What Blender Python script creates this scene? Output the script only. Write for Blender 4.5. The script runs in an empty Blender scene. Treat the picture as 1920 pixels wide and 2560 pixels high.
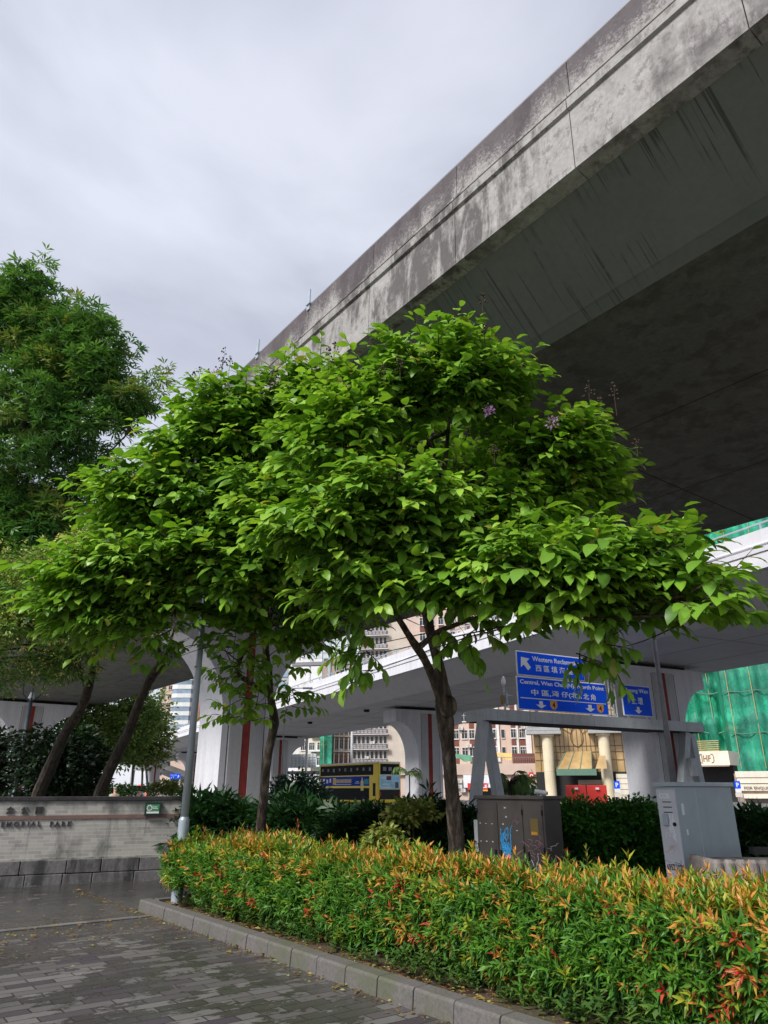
import bpy, math, random
import numpy as np
from mathutils import Vector, Matrix
rnd = random.Random(7)
NR = np.random.default_rng(11)
C = bpy.context.scene.collection
scn = bpy.context.scene
R = math.radians

# ---------------------------------------------------------------- camera, sky, sun, exposure
F_PX, CX, CY, HZ, EYE = 1775.0, 960.0, 1280.0, 1974.0, 1.6
TH = math.atan((HZ - CY) / F_PX)
cam = bpy.data.cameras.new('camera'); camo = bpy.data.objects.new('camera', cam); C.objects.link(camo)
camo.location = (0, 0, EYE); camo.rotation_euler = (R(90) + TH, 0, 0)
cam.sensor_fit = 'HORIZONTAL'; cam.sensor_width = 36; cam.lens = 36 * F_PX / 1920
cam.clip_start = 0.05; cam.clip_end = 3000
scn.camera = camo
SUN_EL, SUN_AZ = 44, 226      # azimuth the light comes from, clockwise from +Y: behind the camera, to its left
world = bpy.data.worlds.new('World'); scn.world = world; world.use_nodes = True
wn, wl = world.node_tree.nodes, world.node_tree.links
for n_ in list(wn): wn.remove(n_)
def wnode(t, **k):
    n = wn.new(t)
    for a, b in k.items(): setattr(n, a, b)
    return n
sky = wnode('ShaderNodeTexSky'); sky.sky_type = 'NISHITA'; sky.sun_disc = False
sky.sun_elevation = R(SUN_EL); sky.sun_rotation = R(SUN_AZ)
bg1 = wnode('ShaderNodeBackground'); bg1.inputs[1].default_value = 0.02
wl.new(sky.outputs[0], bg1.inputs[0])
tc = wnode('ShaderNodeTexCoord'); mp = wnode('ShaderNodeMapping'); mp.inputs['Scale'].default_value = (1.0, 1.0, 1.7)
mp.inputs['Location'].default_value = (0.9, 0.4, 0.1)
wl.new(tc.outputs['Generated'], mp.inputs[0])
no = wnode('ShaderNodeTexNoise'); no.inputs['Scale'].default_value = 2.3; no.inputs['Detail'].default_value = 6; no.inputs['Roughness'].default_value = 0.48
no.inputs['Distortion'].default_value = 0.35
wl.new(mp.outputs[0], no.inputs[0])
cr = wnode('ShaderNodeValToRGB')
cr.color_ramp.elements[0].position = 0.33; cr.color_ramp.elements[0].color = (0.32, 0.335, 0.395, 1)
cr.color_ramp.elements[1].position = 0.68; cr.color_ramp.elements[1].color = (0.70, 0.715, 0.80, 1)
e = cr.color_ramp.elements.new(0.50); e.color = (0.54, 0.555, 0.63, 1)
wl.new(no.outputs[0], cr.inputs[0])
bg2 = wnode('ShaderNodeBackground'); bg2.inputs[1].default_value = 0.60
wl.new(cr.outputs[0], bg2.inputs[0])
ad = wnode('ShaderNodeAddShader'); wl.new(bg1.outputs[0], ad.inputs[0]); wl.new(bg2.outputs[0], ad.inputs[1])
wo = wnode('ShaderNodeOutputWorld'); wl.new(ad.outputs[0], wo.inputs[0])
sl = bpy.data.lights.new('sun', 'SUN'); sl.energy = 2.7; sl.angle = R(16); sl.color = (1, 0.97, 0.92)
so = bpy.data.objects.new('sun', sl); C.objects.link(so)
az, el = R(SUN_AZ), R(SUN_EL)
sdir = Vector((math.sin(az) * math.cos(el), math.cos(az) * math.cos(el), math.sin(el)))
so.rotation_euler = sdir.to_track_quat('Z', 'Y').to_euler(); so.location = (0, 0, 60)
scn.view_settings.view_transform = 'Standard'; scn.view_settings.look = 'None'
scn.view_settings.exposure = 0.82; scn.view_settings.gamma = 1
scn.cycles.max_bounces = 8; scn.cycles.transparent_max_bounces = 8; scn.cycles.use_denoising = True

# ---------------------------------------------------------------- measuring helpers
def ray(px, py):
    dx, dy = (px - CX) / F_PX, (CY - py) / F_PX
    return Vector((dx, math.cos(TH) - dy * math.sin(TH), math.sin(TH) + dy * math.cos(TH)))
EYEV = Vector((0, 0, EYE))
def at(px, py, t): return EYEV + ray(px, py) * t
def atz(px, py, z):
    r = ray(px, py); return EYEV + r * ((z - EYE) / r.z)
class Frame:
    """a place with its own x (along) and y (across) axes on the ground"""
    def __init__(s, dx, dy, ox=0, oy=0, oz=0):
        l = math.hypot(dx, dy); s.d = Vector((dx / l, dy / l, 0)); s.n = Vector((-s.d.y, s.d.x, 0)); s.o = Vector((ox, oy, oz))
        s.rz = math.atan2(dy, dx)
    def w(s, a, b, z=0): return s.o + s.d * a + s.n * b + Vector((0, 0, z))
    def loc(s, p):
        q = Vector(p) - s.o; return (q.dot(s.d), q.dot(s.n), q.z)
    def hit(s, px, py, b):       # where the sight line crosses the plane y = b of the frame
        r = ray(px, py); e = EYEV - s.o
        return s.loc(EYEV + r * ((b - e.dot(s.n)) / r.dot(s.n)))
FA = Frame(0.608, -0.794)       # kerb, hedge, first flyover (x grows towards the camera's right-hand rear)
FB = Frame(0.451, -0.8925)      # second flyover

# ---------------------------------------------------------------- materials
MATS = {}
def nn(nt, t, **k):
    n = nt.nodes.new(t)
    for a, b in k.items():
        if a.startswith('i_'): n.inputs[a[2:]].default_value = b
        else: setattr(n, a, b)
    return n
def ramp(nt, fac, stops):
    r = nt.nodes.new('ShaderNodeValToRGB'); el = r.color_ramp.elements
    while len(el) < len(stops): el.new(0.5)
    for e_, (p, c) in zip(el, stops):
        e_.position = p; e_.color = tuple(c) + (1,) if len(c) == 3 else c
    nt.links.new(fac, r.inputs[0]); return r.outputs[0]
def g(v): return (v, v, v)
def mix(nt, fac, a, b, mode='MIX'):
    m = nt.nodes.new('ShaderNodeMix'); m.data_type = 'RGBA'; m.blend_type = mode
    for i, x in ((0, fac), (6, a), (7, b)):
        if hasattr(x, 'links'): nt.links.new(x, m.inputs[i])
        elif i == 0: m.inputs[0].default_value = x
        else: m.inputs[i].default_value = tuple(x) + (1,)
    return m.outputs[2]
def math_(nt, op, a, b=0.0, clamp=False):
    m = nt.nodes.new('ShaderNodeMath'); m.operation = op; m.use_clamp = clamp
    for i, x in ((0, a), (1, b)):
        if hasattr(x, 'links'): nt.links.new(x, m.inputs[i])
        else: m.inputs[i].default_value = x
    return m.outputs[0]
def noise(nt, vec, scale, detail=4, rough=0.5, sc=(1, 1, 1), dist=0.0):
    m = nt.nodes.new('ShaderNodeMapping'); m.inputs['Scale'].default_value = sc; nt.links.new(vec, m.inputs[0])
    n = nt.nodes.new('ShaderNodeTexNoise'); n.inputs['Scale'].default_value = scale; n.inputs['Detail'].default_value = detail
    n.inputs['Roughness'].default_value = rough; n.inputs['Distortion'].default_value = dist; nt.links.new(m.outputs[0], n.inputs[0]); return n.outputs[0]
def new_mat(name):
    m = bpy.data.materials.new(name); m.use_nodes = True; nt = m.node_tree
    b = nt.nodes['Principled BSDF']; t = nt.nodes.new('ShaderNodeTexCoord'); MATS[name] = m
    return m, nt, b, t.outputs['Object']
def bump(nt, b, h, dist=0.01, strength=0.6):
    n = nt.nodes.new('ShaderNodeBump'); n.inputs['Distance'].default_value = dist; n.inputs['Strength'].default_value = strength
    nt.links.new(h, n.inputs['Height']); nt.links.new(n.outputs[0], b.inputs['Normal'])
def plain(name, col, rough=0.6, metal=0.0, var=0.18, scale=3.0, spec=0.4, streak=0.0, emit=None):
    """paint, metal, plastic: a base colour with soft uneven wear and optional rain streaks"""
    m, nt, b, o = new_mat(name)
    n = noise(nt, o, scale, 5, 0.6)
    c = ramp(nt, n, [(0.3, [x * (1 - var) for x in col]), (0.7, [min(1, x * (1 + var * 0.6)) for x in col])])
    if streak:
        s = noise(nt, o, 4.0, 4, 0.6, (1, 1, 0.07))
        c = mix(nt, math_(nt, 'MULTIPLY', ramp(nt, s, [(0.5, g(0)), (0.75, g(1))]), streak), c, [x * 0.45 for x in col])
    nt.links.new(c, b.inputs['Base Color']); b.inputs['Roughness'].default_value = rough; b.inputs['Metallic'].default_value = metal
    b.inputs['Specular IOR Level'].default_value = spec
    if emit: b.inputs['Emission Color'].default_value = tuple(emit) + (1,); b.inputs['Emission Strength'].default_value = 1
    return m
def leafmat(name, rough=0.42, trans=0.35, spec=0.35):
    m, nt, b, o = new_mat(name)
    a = nn(nt, 'ShaderNodeAttribute', attribute_name='Col')
    nt.links.new(a.outputs['Color'], b.inputs['Base Color']); b.inputs['Roughness'].default_value = rough; b.inputs['Specular IOR Level'].default_value = spec
    tr = nn(nt, 'ShaderNodeBsdfTranslucent')
    tcol = mix(nt, 1.0, a.outputs['Color'], (1.0, 1.0, 0.45), 'MULTIPLY')
    tcol2 = mix(nt, 1.0, tcol, (1.0, 1.0, 1.0), 'MULTIPLY')
    nt.links.new(tcol2, tr.inputs[0])
    ms = nn(nt, 'ShaderNodeMixShader'); ms.inputs[0].default_value = trans
    nt.links.new(b.outputs[0], ms.inputs[1]); nt.links.new(tr.outputs[0], ms.inputs[2])
    nt.links.new(ms.outputs[0], nt.nodes['Material Output'].inputs[0])
    return m
def bark(name, a, b_, sc=1.0):
    m, nt, b, o = new_mat(name)
    n = noise(nt, o, 13 * sc, 6, 0.7, (1, 1, 0.10), 0.12); n2 = noise(nt, o, 1.3 * sc, 3, 0.5)
    c = ramp(nt, n, [(0.36, [x * 0.25 for x in a]), (0.5, a), (0.66, b_)])
    c = mix(nt, ramp(nt, n2, [(0.42, g(0)), (0.62, g(0.7))]), c, (0.035, 0.03, 0.022))
    nt.links.new(c, b.inputs['Base Color']); b.inputs['Roughness'].default_value = 0.85
    bump(nt, b, n, 0.05, 1.0); return m

def concrete_stained(name, base, dark, streaks=True, topdark=False):
    m, nt, b, o = new_mat(name)
    fine = noise(nt, o, 14, 6, 0.7); big = noise(nt, o, 0.55, 5, 0.62); mid = noise(nt, o, 2.4, 7, 0.72)
    c = ramp(nt, fine, [(0.3, [x * 0.72 for x in base]), (0.7, base)])
    st = noise(nt, o, 2.2, 6, 0.68, (1, 1, 0.28), 0.25)
    f = math_(nt, 'MULTIPLY', ramp(nt, st, [(0.46, g(0)), (0.56, g(1))]), ramp(nt, big, [(0.40, g(0)), (0.54, g(1))]))
    c = mix(nt, math_(nt, 'MULTIPLY', f, 0.85), c, dark)
    c = mix(nt, ramp(nt, mid, [(0.52, g(0)), (0.78, g(0.6))]), c, [x * 1.45 for x in base])
    blot = noise(nt, o, 5.5, 7, 0.78, (1, 1, 0.7)); c = mix(nt, ramp(nt, blot, [(0.54, g(0)), (0.62, g(0.55))]), c, [x * 1.4 for x in dark])
    if topdark:      # speckled black mould growing down from the open top of the parapet
        sp = nn(nt, 'ShaderNodeSeparateXYZ'); nt.links.new(o, sp.inputs[0])
        h = nn(nt, 'ShaderNodeMapRange', i_Value=0); nt.links.new(sp.outputs[2], h.inputs[0])
        h.inputs[1].default_value = 10.75; h.inputs[2].default_value = 11.75
        speck = noise(nt, o, 26, 4, 0.8)
        wav = noise(nt, o, 1.1, 4, 0.6, (1, 1, 0.3))
        k = math_(nt, 'ADD', math_(nt, 'ADD', math_(nt, 'MULTIPLY', h.outputs[0], 0.42), math_(nt, 'MULTIPLY', wav, 0.8)), math_(nt, 'MULTIPLY', speck, 0.75))
        c = mix(nt, math_(nt, 'MULTIPLY', ramp(nt, math_(nt, 'MULTIPLY', k, 0.6), [(0.55, g(0)), (0.66, g(1))]), 0.85), c, (0.075, 0.062, 0.07))
    if streaks:
        s2 = noise(nt, o, 7, 4, 0.6, (1, 1, 0.08))
        c = mix(nt, ramp(nt, s2, [(0.60, g(0)), (0.74, g(0.45))]), c, dark)
    nt.links.new(c, b.inputs['Base Color']); b.inputs['Roughness'].default_value = 0.9; b.inputs['Specular IOR Level'].default_value = 0.2
    bump(nt, b, fine, 0.01, 0.5); return m
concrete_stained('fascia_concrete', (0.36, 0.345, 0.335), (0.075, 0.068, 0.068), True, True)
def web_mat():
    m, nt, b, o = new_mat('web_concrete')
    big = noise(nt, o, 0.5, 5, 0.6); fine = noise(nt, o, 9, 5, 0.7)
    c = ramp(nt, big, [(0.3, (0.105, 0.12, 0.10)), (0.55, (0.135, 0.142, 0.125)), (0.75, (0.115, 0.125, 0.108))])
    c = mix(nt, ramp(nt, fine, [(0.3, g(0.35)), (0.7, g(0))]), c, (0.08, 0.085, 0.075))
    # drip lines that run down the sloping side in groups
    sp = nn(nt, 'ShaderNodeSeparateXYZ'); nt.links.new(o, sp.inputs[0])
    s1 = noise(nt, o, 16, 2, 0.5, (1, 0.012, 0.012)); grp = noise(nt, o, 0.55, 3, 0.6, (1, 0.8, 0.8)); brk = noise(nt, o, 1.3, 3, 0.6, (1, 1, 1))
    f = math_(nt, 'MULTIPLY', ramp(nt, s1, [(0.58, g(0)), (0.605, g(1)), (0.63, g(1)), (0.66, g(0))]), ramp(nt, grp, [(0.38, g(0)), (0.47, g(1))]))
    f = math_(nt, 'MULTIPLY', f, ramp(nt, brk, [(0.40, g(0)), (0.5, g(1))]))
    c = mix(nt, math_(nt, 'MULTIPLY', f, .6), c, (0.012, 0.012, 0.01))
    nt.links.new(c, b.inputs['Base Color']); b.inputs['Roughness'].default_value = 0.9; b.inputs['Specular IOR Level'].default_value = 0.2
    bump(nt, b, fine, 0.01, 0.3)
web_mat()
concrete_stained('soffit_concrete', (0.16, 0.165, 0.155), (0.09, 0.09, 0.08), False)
def painted_concrete(name, col, dirt):
    m, nt, b, o = new_mat(name)
    fine = noise(nt, o, 8, 6, 0.7); big = noise(nt, o, 0.35, 4, 0.6); s = noise(nt, o, 3.0, 5, 0.65, (1, 1, 0.06))
    c = ramp(nt, big, [(0.3, [x * 0.86 for x in col]), (0.7, col)])
    c = mix(nt, ramp(nt, s, [(0.48, g(0)), (0.75, g(dirt))]), c, (0.22, 0.215, 0.21))
    c = mix(nt, ramp(nt, fine, [(0.35, g(dirt * 0.6)), (0.6, g(0))]), c, (0.3, 0.3, 0.3))
    sp = nn(nt, 'ShaderNodeSeparateXYZ'); nt.links.new(o, sp.inputs[0]); h = nn(nt, 'ShaderNodeMapRange'); nt.links.new(sp.outputs[2], h.inputs[0]); h.inputs[1].default_value = 2.6; h.inputs[2].default_value = 0.2
    k = math_(nt, 'MULTIPLY', h.outputs[0], noise(nt, o, 4, 6, .7)); c = mix(nt, ramp(nt, k, [(0.3, g(0)), (0.6, g(0.6))]), c, (0.14, 0.135, 0.13))
    nt.links.new(c, b.inputs['Base Color']); b.inputs['Roughness'].default_value = 0.75; b.inputs['Specular IOR Level'].default_value = 0.3
    bump(nt, b, fine, 0.004, 0.3)
painted_concrete('pier_paint', (0.68, 0.68, 0.73), 0.3)
painted_concrete('white_paint_concrete', (0.70, 0.70, 0.75), 0.25)
painted_concrete('grey_paint_concrete', (0.66, 0.66, 0.69), 0.15)
painted_concrete('rough_pier_face', (0.50, 0.50, 0.52), 0.45)
plain('red_stripe', (0.24, 0.03, 0.025), 0.7, var=0.3)
plain('bearing_black', (0.02, 0.02, 0.02), 0.8)
plain('joint_black', (0.03, 0.03, 0.03), 0.9)

def pavement_mat():
    m, nt, b, o = new_mat('wet_paving')
    sp = nn(nt, 'ShaderNodeSeparateXYZ'); nt.links.new(o, sp.inputs[0])
    cb = nn(nt, 'ShaderNodeCombineXYZ'); nt.links.new(sp.outputs[1], cb.inputs[0]); nt.links.new(sp.outputs[0], cb.inputs[1])
    def brick(c1, c2, mo):
        br = nn(nt, 'ShaderNodeTexBrick'); br.offset = 0.5; nt.links.new(cb.outputs[0], br.inputs[0])
        br.inputs['Color1'].default_value = c1; br.inputs['Color2'].default_value = c2; br.inputs['Mortar'].default_value = mo
        br.inputs['Scale'].default_value = 1; br.inputs['Brick Width'].default_value = 0.40; br.inputs['Row Height'].default_value = 0.145
        br.inputs['Mortar Size'].default_value = 0.006; br.inputs['Mortar Smooth'].default_value = 0.15; return br
    b1 = brick((0, 0, 0, 1), (1, 1, 1, 1), (0.5, 0.5, 0.5, 1))
    tone = ramp(nt, b1.outputs['Color'], [(0.0, (0.045, 0.035, 0.045)), (0.10, (0.06, 0.05, 0.06)), (0.13, (0.09, 0.082, 0.082)), (0.35, (0.125, 0.118, 0.114)), (0.62, (0.155, 0.148, 0.142)), (0.85, (0.19, 0.18, 0.178)), (1.0, (0.15, 0.118, 0.125))])
    fine = noise(nt, o, 60, 4, 0.7); c = mix(nt, ramp(nt, fine, [(0.35, g(0.35)), (0.65, g(0))]), tone, (0.1, 0.095, 0.09))
    grime = noise(nt, o, 2.6, 7, 0.7); c = mix(nt, ramp(nt, grime, [(0.5, g(0)), (0.75, g(0.45))]), c, (0.085, 0.08, 0.078))
    # wet patches: water lies along some courses, more of it towards the kerb (large local y) and the wall (small local x)
    w1 = noise(nt, o, 0.9, 6, 0.66, (1.3, 0.9, 1)); w2 = noise(nt, o, 6.0, 4, 0.65, (1.4, 0.8, 1))
    near = nn(nt, 'ShaderNodeMapRange'); nt.links.new(sp.outputs[1], near.inputs[0]); near.inputs[1].default_value = 0.5; near.inputs[2].default_value = 4.2
    far = nn(nt, 'ShaderNodeMapRange'); nt.links.new(sp.outputs[0], far.inputs[0]); far.inputs[1].default_value = -8.6; far.inputs[2].default_value = -11.2
    k = math_(nt, 'ADD', math_(nt, 'ADD', math_(nt, 'MULTIPLY', w1, 0.75), math_(nt, 'MULTIPLY', w2, 0.35)), math_(nt, 'MULTIPLY', near.outputs[0], 0.10))
    k = math_(nt, 'ADD', k, math_(nt, 'MULTIPLY', far.outputs[0], 0.10))
    k = math_(nt, 'ADD', k, math_(nt, 'MULTIPLY', b1.outputs['Color'], 0.16))
    wet = ramp(nt, k, [(0.685, g(0)), (0.715, g(1))])
    c = mix(nt, math_(nt, 'MULTIPLY', wet, 0.74), c, (0.022, 0.021, 0.019))
    gum = noise(nt, o, 38, 1, .4); c = mix(nt, ramp(nt, gum, [(0.76, g(0)), (0.78, g(.7))]), c, (0.03, 0.028, 0.027))
    chips = noise(nt, o, 11, 5, .8); c = mix(nt, ramp(nt, chips, [(0.62, g(0)), (0.70, g(0.6))]), c, (0.04, 0.035, 0.033))
    c = mix(nt, b1.outputs['Fac'], c, (0.025, 0.022, 0.02))
    nt.links.new(c, b.inputs['Base Color'])
    rr = nn(nt, 'ShaderNodeMapRange'); nt.links.new(wet, rr.inputs[0]); rr.inputs[3].default_value = 0.5; rr.inputs[4].default_value = 0.2
    nt.links.new(rr.outputs[0], b.inputs['Roughness']); b.inputs['Specular IOR Level'].default_value = 0.36
    h = math_(nt, 'ADD', math_(nt, 'MULTIPLY', b1.outputs['Fac'], -1.0), math_(nt, 'MULTIPLY', fine, 0.25))
    bump(nt, b, h, 0.006, 0.7)
pavement_mat()
def kerb_mat():
    m, nt, b, o = new_mat('kerb_stone')
    f = noise(nt, o, 35, 5, 0.7); s = noise(nt, o, 3.0, 5, 0.6, (1, 1, 0.4)); gr = noise(nt, o, 1.2, 4, 0.6)
    c = ramp(nt, f, [(0.3, (0.08, 0.073, 0.069)), (0.7, (0.145, 0.134, 0.128))])
    c = mix(nt, ramp(nt, s, [(0.5, g(0)), (0.7, g(0.6))]), c, (0.10, 0.095, 0.09))
    c = mix(nt, ramp(nt, gr, [(0.46, g(0)), (0.62, g(0.65))]), c, (0.075, 0.085, 0.04))
    nt.links.new(c, b.inputs['Base Color']); b.inputs['Roughness'].default_value = 0.8; bump(nt, b, f, 0.006, 0.6)
kerb_mat()
def soil_mat():
    m, nt, b, o = new_mat('soil')
    f = noise(nt, o, 22, 6, 0.75); s = noise(nt, o, 3.0, 5, 0.6)
    c = ramp(nt, f, [(0.3, (0.03, 0.02, 0.013)), (0.55, (0.10, 0.062, 0.038)), (0.8, (0.2, 0.13, 0.08))])
    c = mix(nt, ramp(nt, s, [(0.48, g(0)), (0.62, g(0.55))]), c, (0.05, 0.07, 0.02))
    nt.links.new(c, b.inputs['Base Color']); b.inputs['Roughness'].default_value = 0.95; bump(nt, b, f, 0.03, 1.0)
soil_mat()
plain('asphalt', (0.13, 0.13, 0.13), 0.8, var=0.3, scale=5)
plain('far_ground', (0.30, 0.29, 0.275), 0.9, var=0.4, scale=0.3)
def wall_mat():
    m, nt, b, o = new_mat('brick_wall_tiles')
    sp = nn(nt, 'ShaderNodeSeparateXYZ'); nt.links.new(o, sp.inputs[0])
    cb = nn(nt, 'ShaderNodeCombineXYZ'); nt.links.new(sp.outputs[0], cb.inputs[0]); nt.links.new(sp.outputs[2], cb.inputs[1])
    br = nn(nt, 'ShaderNodeTexBrick'); nt.links.new(cb.outputs[0], br.inputs[0]); br.offset = 0.5
    br.inputs['Color1'].default_value = (0, 0, 0, 1); br.inputs['Color2'].default_value = (1, 1, 1, 1); br.inputs['Mortar'].default_value = (0.5, 0.5, 0.5, 1)
    br.inputs['Scale'].default_value = 1; br.inputs['Brick Width'].default_value = 0.235; br.inputs['Row Height'].default_value = 0.062
    br.inputs['Mortar Size'].default_value = 0.0035; br.inputs['Mortar Smooth'].default_value = 0.1
    c = ramp(nt, br.outputs['Color'], [(0, (0.31, 0.29, 0.27)), (0.5, (0.385, 0.365, 0.33)), (1, (0.44, 0.42, 0.37))])
    c = mix(nt, br.outputs['Fac'], c, (0.50, 0.49, 0.46))
    n = noise(nt, o, 2.0, 6, 0.65, (1, 1, 0.5)); h = nn(nt, 'ShaderNodeMapRange'); nt.links.new(sp.outputs[2], h.inputs[0]); h.inputs[1].default_value = 1.05; h.inputs[2].default_value = 1.42
    k = math_(nt, 'ADD', n, math_(nt, 'MULTIPLY', h.outputs[0], 0.16))
    c = mix(nt, ramp(nt, k, [(0.52, g(0)), (0.68, g(0.8))]), c, (0.10, 0.105, 0.095))
    h2 = nn(nt, 'ShaderNodeMapRange'); nt.links.new(sp.outputs[2], h2.inputs[0]); h2.inputs[1].default_value = 0.50; h2.inputs[2].default_value = 0.38
    k2 = math_(nt, 'MULTIPLY', h2.outputs[0], noise(nt, o, 5, 5, 0.6))
    c = mix(nt, ramp(nt, k2, [(0.3, g(0)), (0.5, g(0.8))]), c, (0.05, 0.06, 0.03))
    s2 = noise(nt, o, 5, 3, 0.6, (1, 1, 0.06)); c = mix(nt, ramp(nt, s2, [(0.62, g(0)), (0.72, g(0.5))]), c, (0.10, 0.095, 0.09))
    nt.links.new(c, b.inputs['Base Color']); b.inputs['Roughness'].default_value = 0.6
wall_mat()
def stone_mat():
    m, nt, b, o = new_mat('dark_stone')
    f = noise(nt, o, 18, 6, 0.7); s = noise(nt, o, 2.6, 6, 0.65, (1, 1, 0.25)); big = noise(nt, o, 0.8, 3, 0.5)
    c = ramp(nt, f, [(0.3, (0.10, 0.095, 0.095)), (0.7, (0.21, 0.2, 0.195))])
    k = math_(nt, 'ADD', math_(nt, 'MULTIPLY', s, 0.7), math_(nt, 'MULTIPLY', big, 0.35))
    c = mix(nt, ramp(nt, k, [(0.52, g(0)), (0.62, g(0.85))]), c, (0.02, 0.02, 0.018))
    nt.links.new(c, b.inputs['Base Color']); b.inputs['Roughness'].default_value = 0.5; bump(nt, b, f, 0.01, 0.6)
stone_mat()
concrete_stained('coping_dark', (0.06, 0.055, 0.055), (0.02, 0.02, 0.02), False)
plain('band_brown', (0.20, 0.12, 0.10), 0.6, streak=0.4)
plain('letter_bronze', (0.055, 0.045, 0.045), 0.5)
plain('plaque_frame', (0.012, 0.05, 0.03), 0.4); plain('plaque_green', (0.07, 0.27, 0.13), 0.35, var=0.05); plain('sign_white', (0.8, 0.81, 0.83), 0.4, var=0.03)
plain('galvanised', (0.42, 0.48, 0.54), 0.45, 0.3, var=0.15, streak=0.3)
plain('dark_pole', (0.07, 0.085, 0.10), 0.5, 0.2); plain('mid_grey_pole', (0.22, 0.22, 0.24), 0.5, 0.3)
plain('sign_blue', (0.006, 0.10, 0.90), 0.5, var=0.04, scale=1, spec=0.08); plain('sign_back', (0.35, 0.36, 0.37), 0.5, 0.3)
plain('shield_orange', (0.75, 0.33, 0.05), 0.4, var=0.05); plain('sign_black', (0.01, 0.01, 0.01), 0.5)
plain('gantry_grey', (0.42, 0.45, 0.47), 0.5, 0.1, var=0.12, streak=0.35)
plain('cabinet_brown', (0.115, 0.10, 0.092), 0.5, 0.1, var=0.25, scale=2.2, streak=0.35)
plain('cabinet_grey', (0.42, 0.49, 0.53), 0.5, 0.05, var=0.10, scale=2.0, streak=0.15)
plain('cabinet_grey_light', (0.66, 0.66, 0.72), 0.5, 0.05, var=0.12, scale=2.5, streak=0.2)
plain('label_brass', (0.24, 0.17, 0.05), 0.5); plain('spray_blue', (0.05, 0.42, 0.85), 0.6); plain('spray_pink', (0.42, 0.2, 0.28), 0.6)
plain('spray_white', (0.88, 0.92, 0.96), 0.6); plain('ink_black', (0.03, 0.03, 0.035), 0.6); plain('spray_orange', (0.62, 0.36, 0.2), 0.6)
concrete_stained('ribbed_concrete', (0.36, 0.33, 0.31), (0.12, 0.10, 0.09))
leafmat('leaf_broad', 0.38, 0.34, 0.35); leafmat('leaf_small', 0.5, 0.3, 0.3); leafmat('leaf_hedge', 0.4, 0.3, 0.35); leafmat('leaf_dark', 0.45, 0.2, 0.35); leafmat('petal', 0.7, 0.4, 0.2)
bark('bark_grey', (0.09, 0.065, 0.045), (0.30, 0.24, 0.18)); bark('bark_dark', (0.07, 0.052, 0.035), (0.14, 0.105, 0.07)); bark('bark_pale', (0.4, 0.36, 0.31), (0.6, 0.56, 0.5), 0.5)
plain('twig_brown', (0.05, 0.03, 0.02), 0.8)

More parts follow.
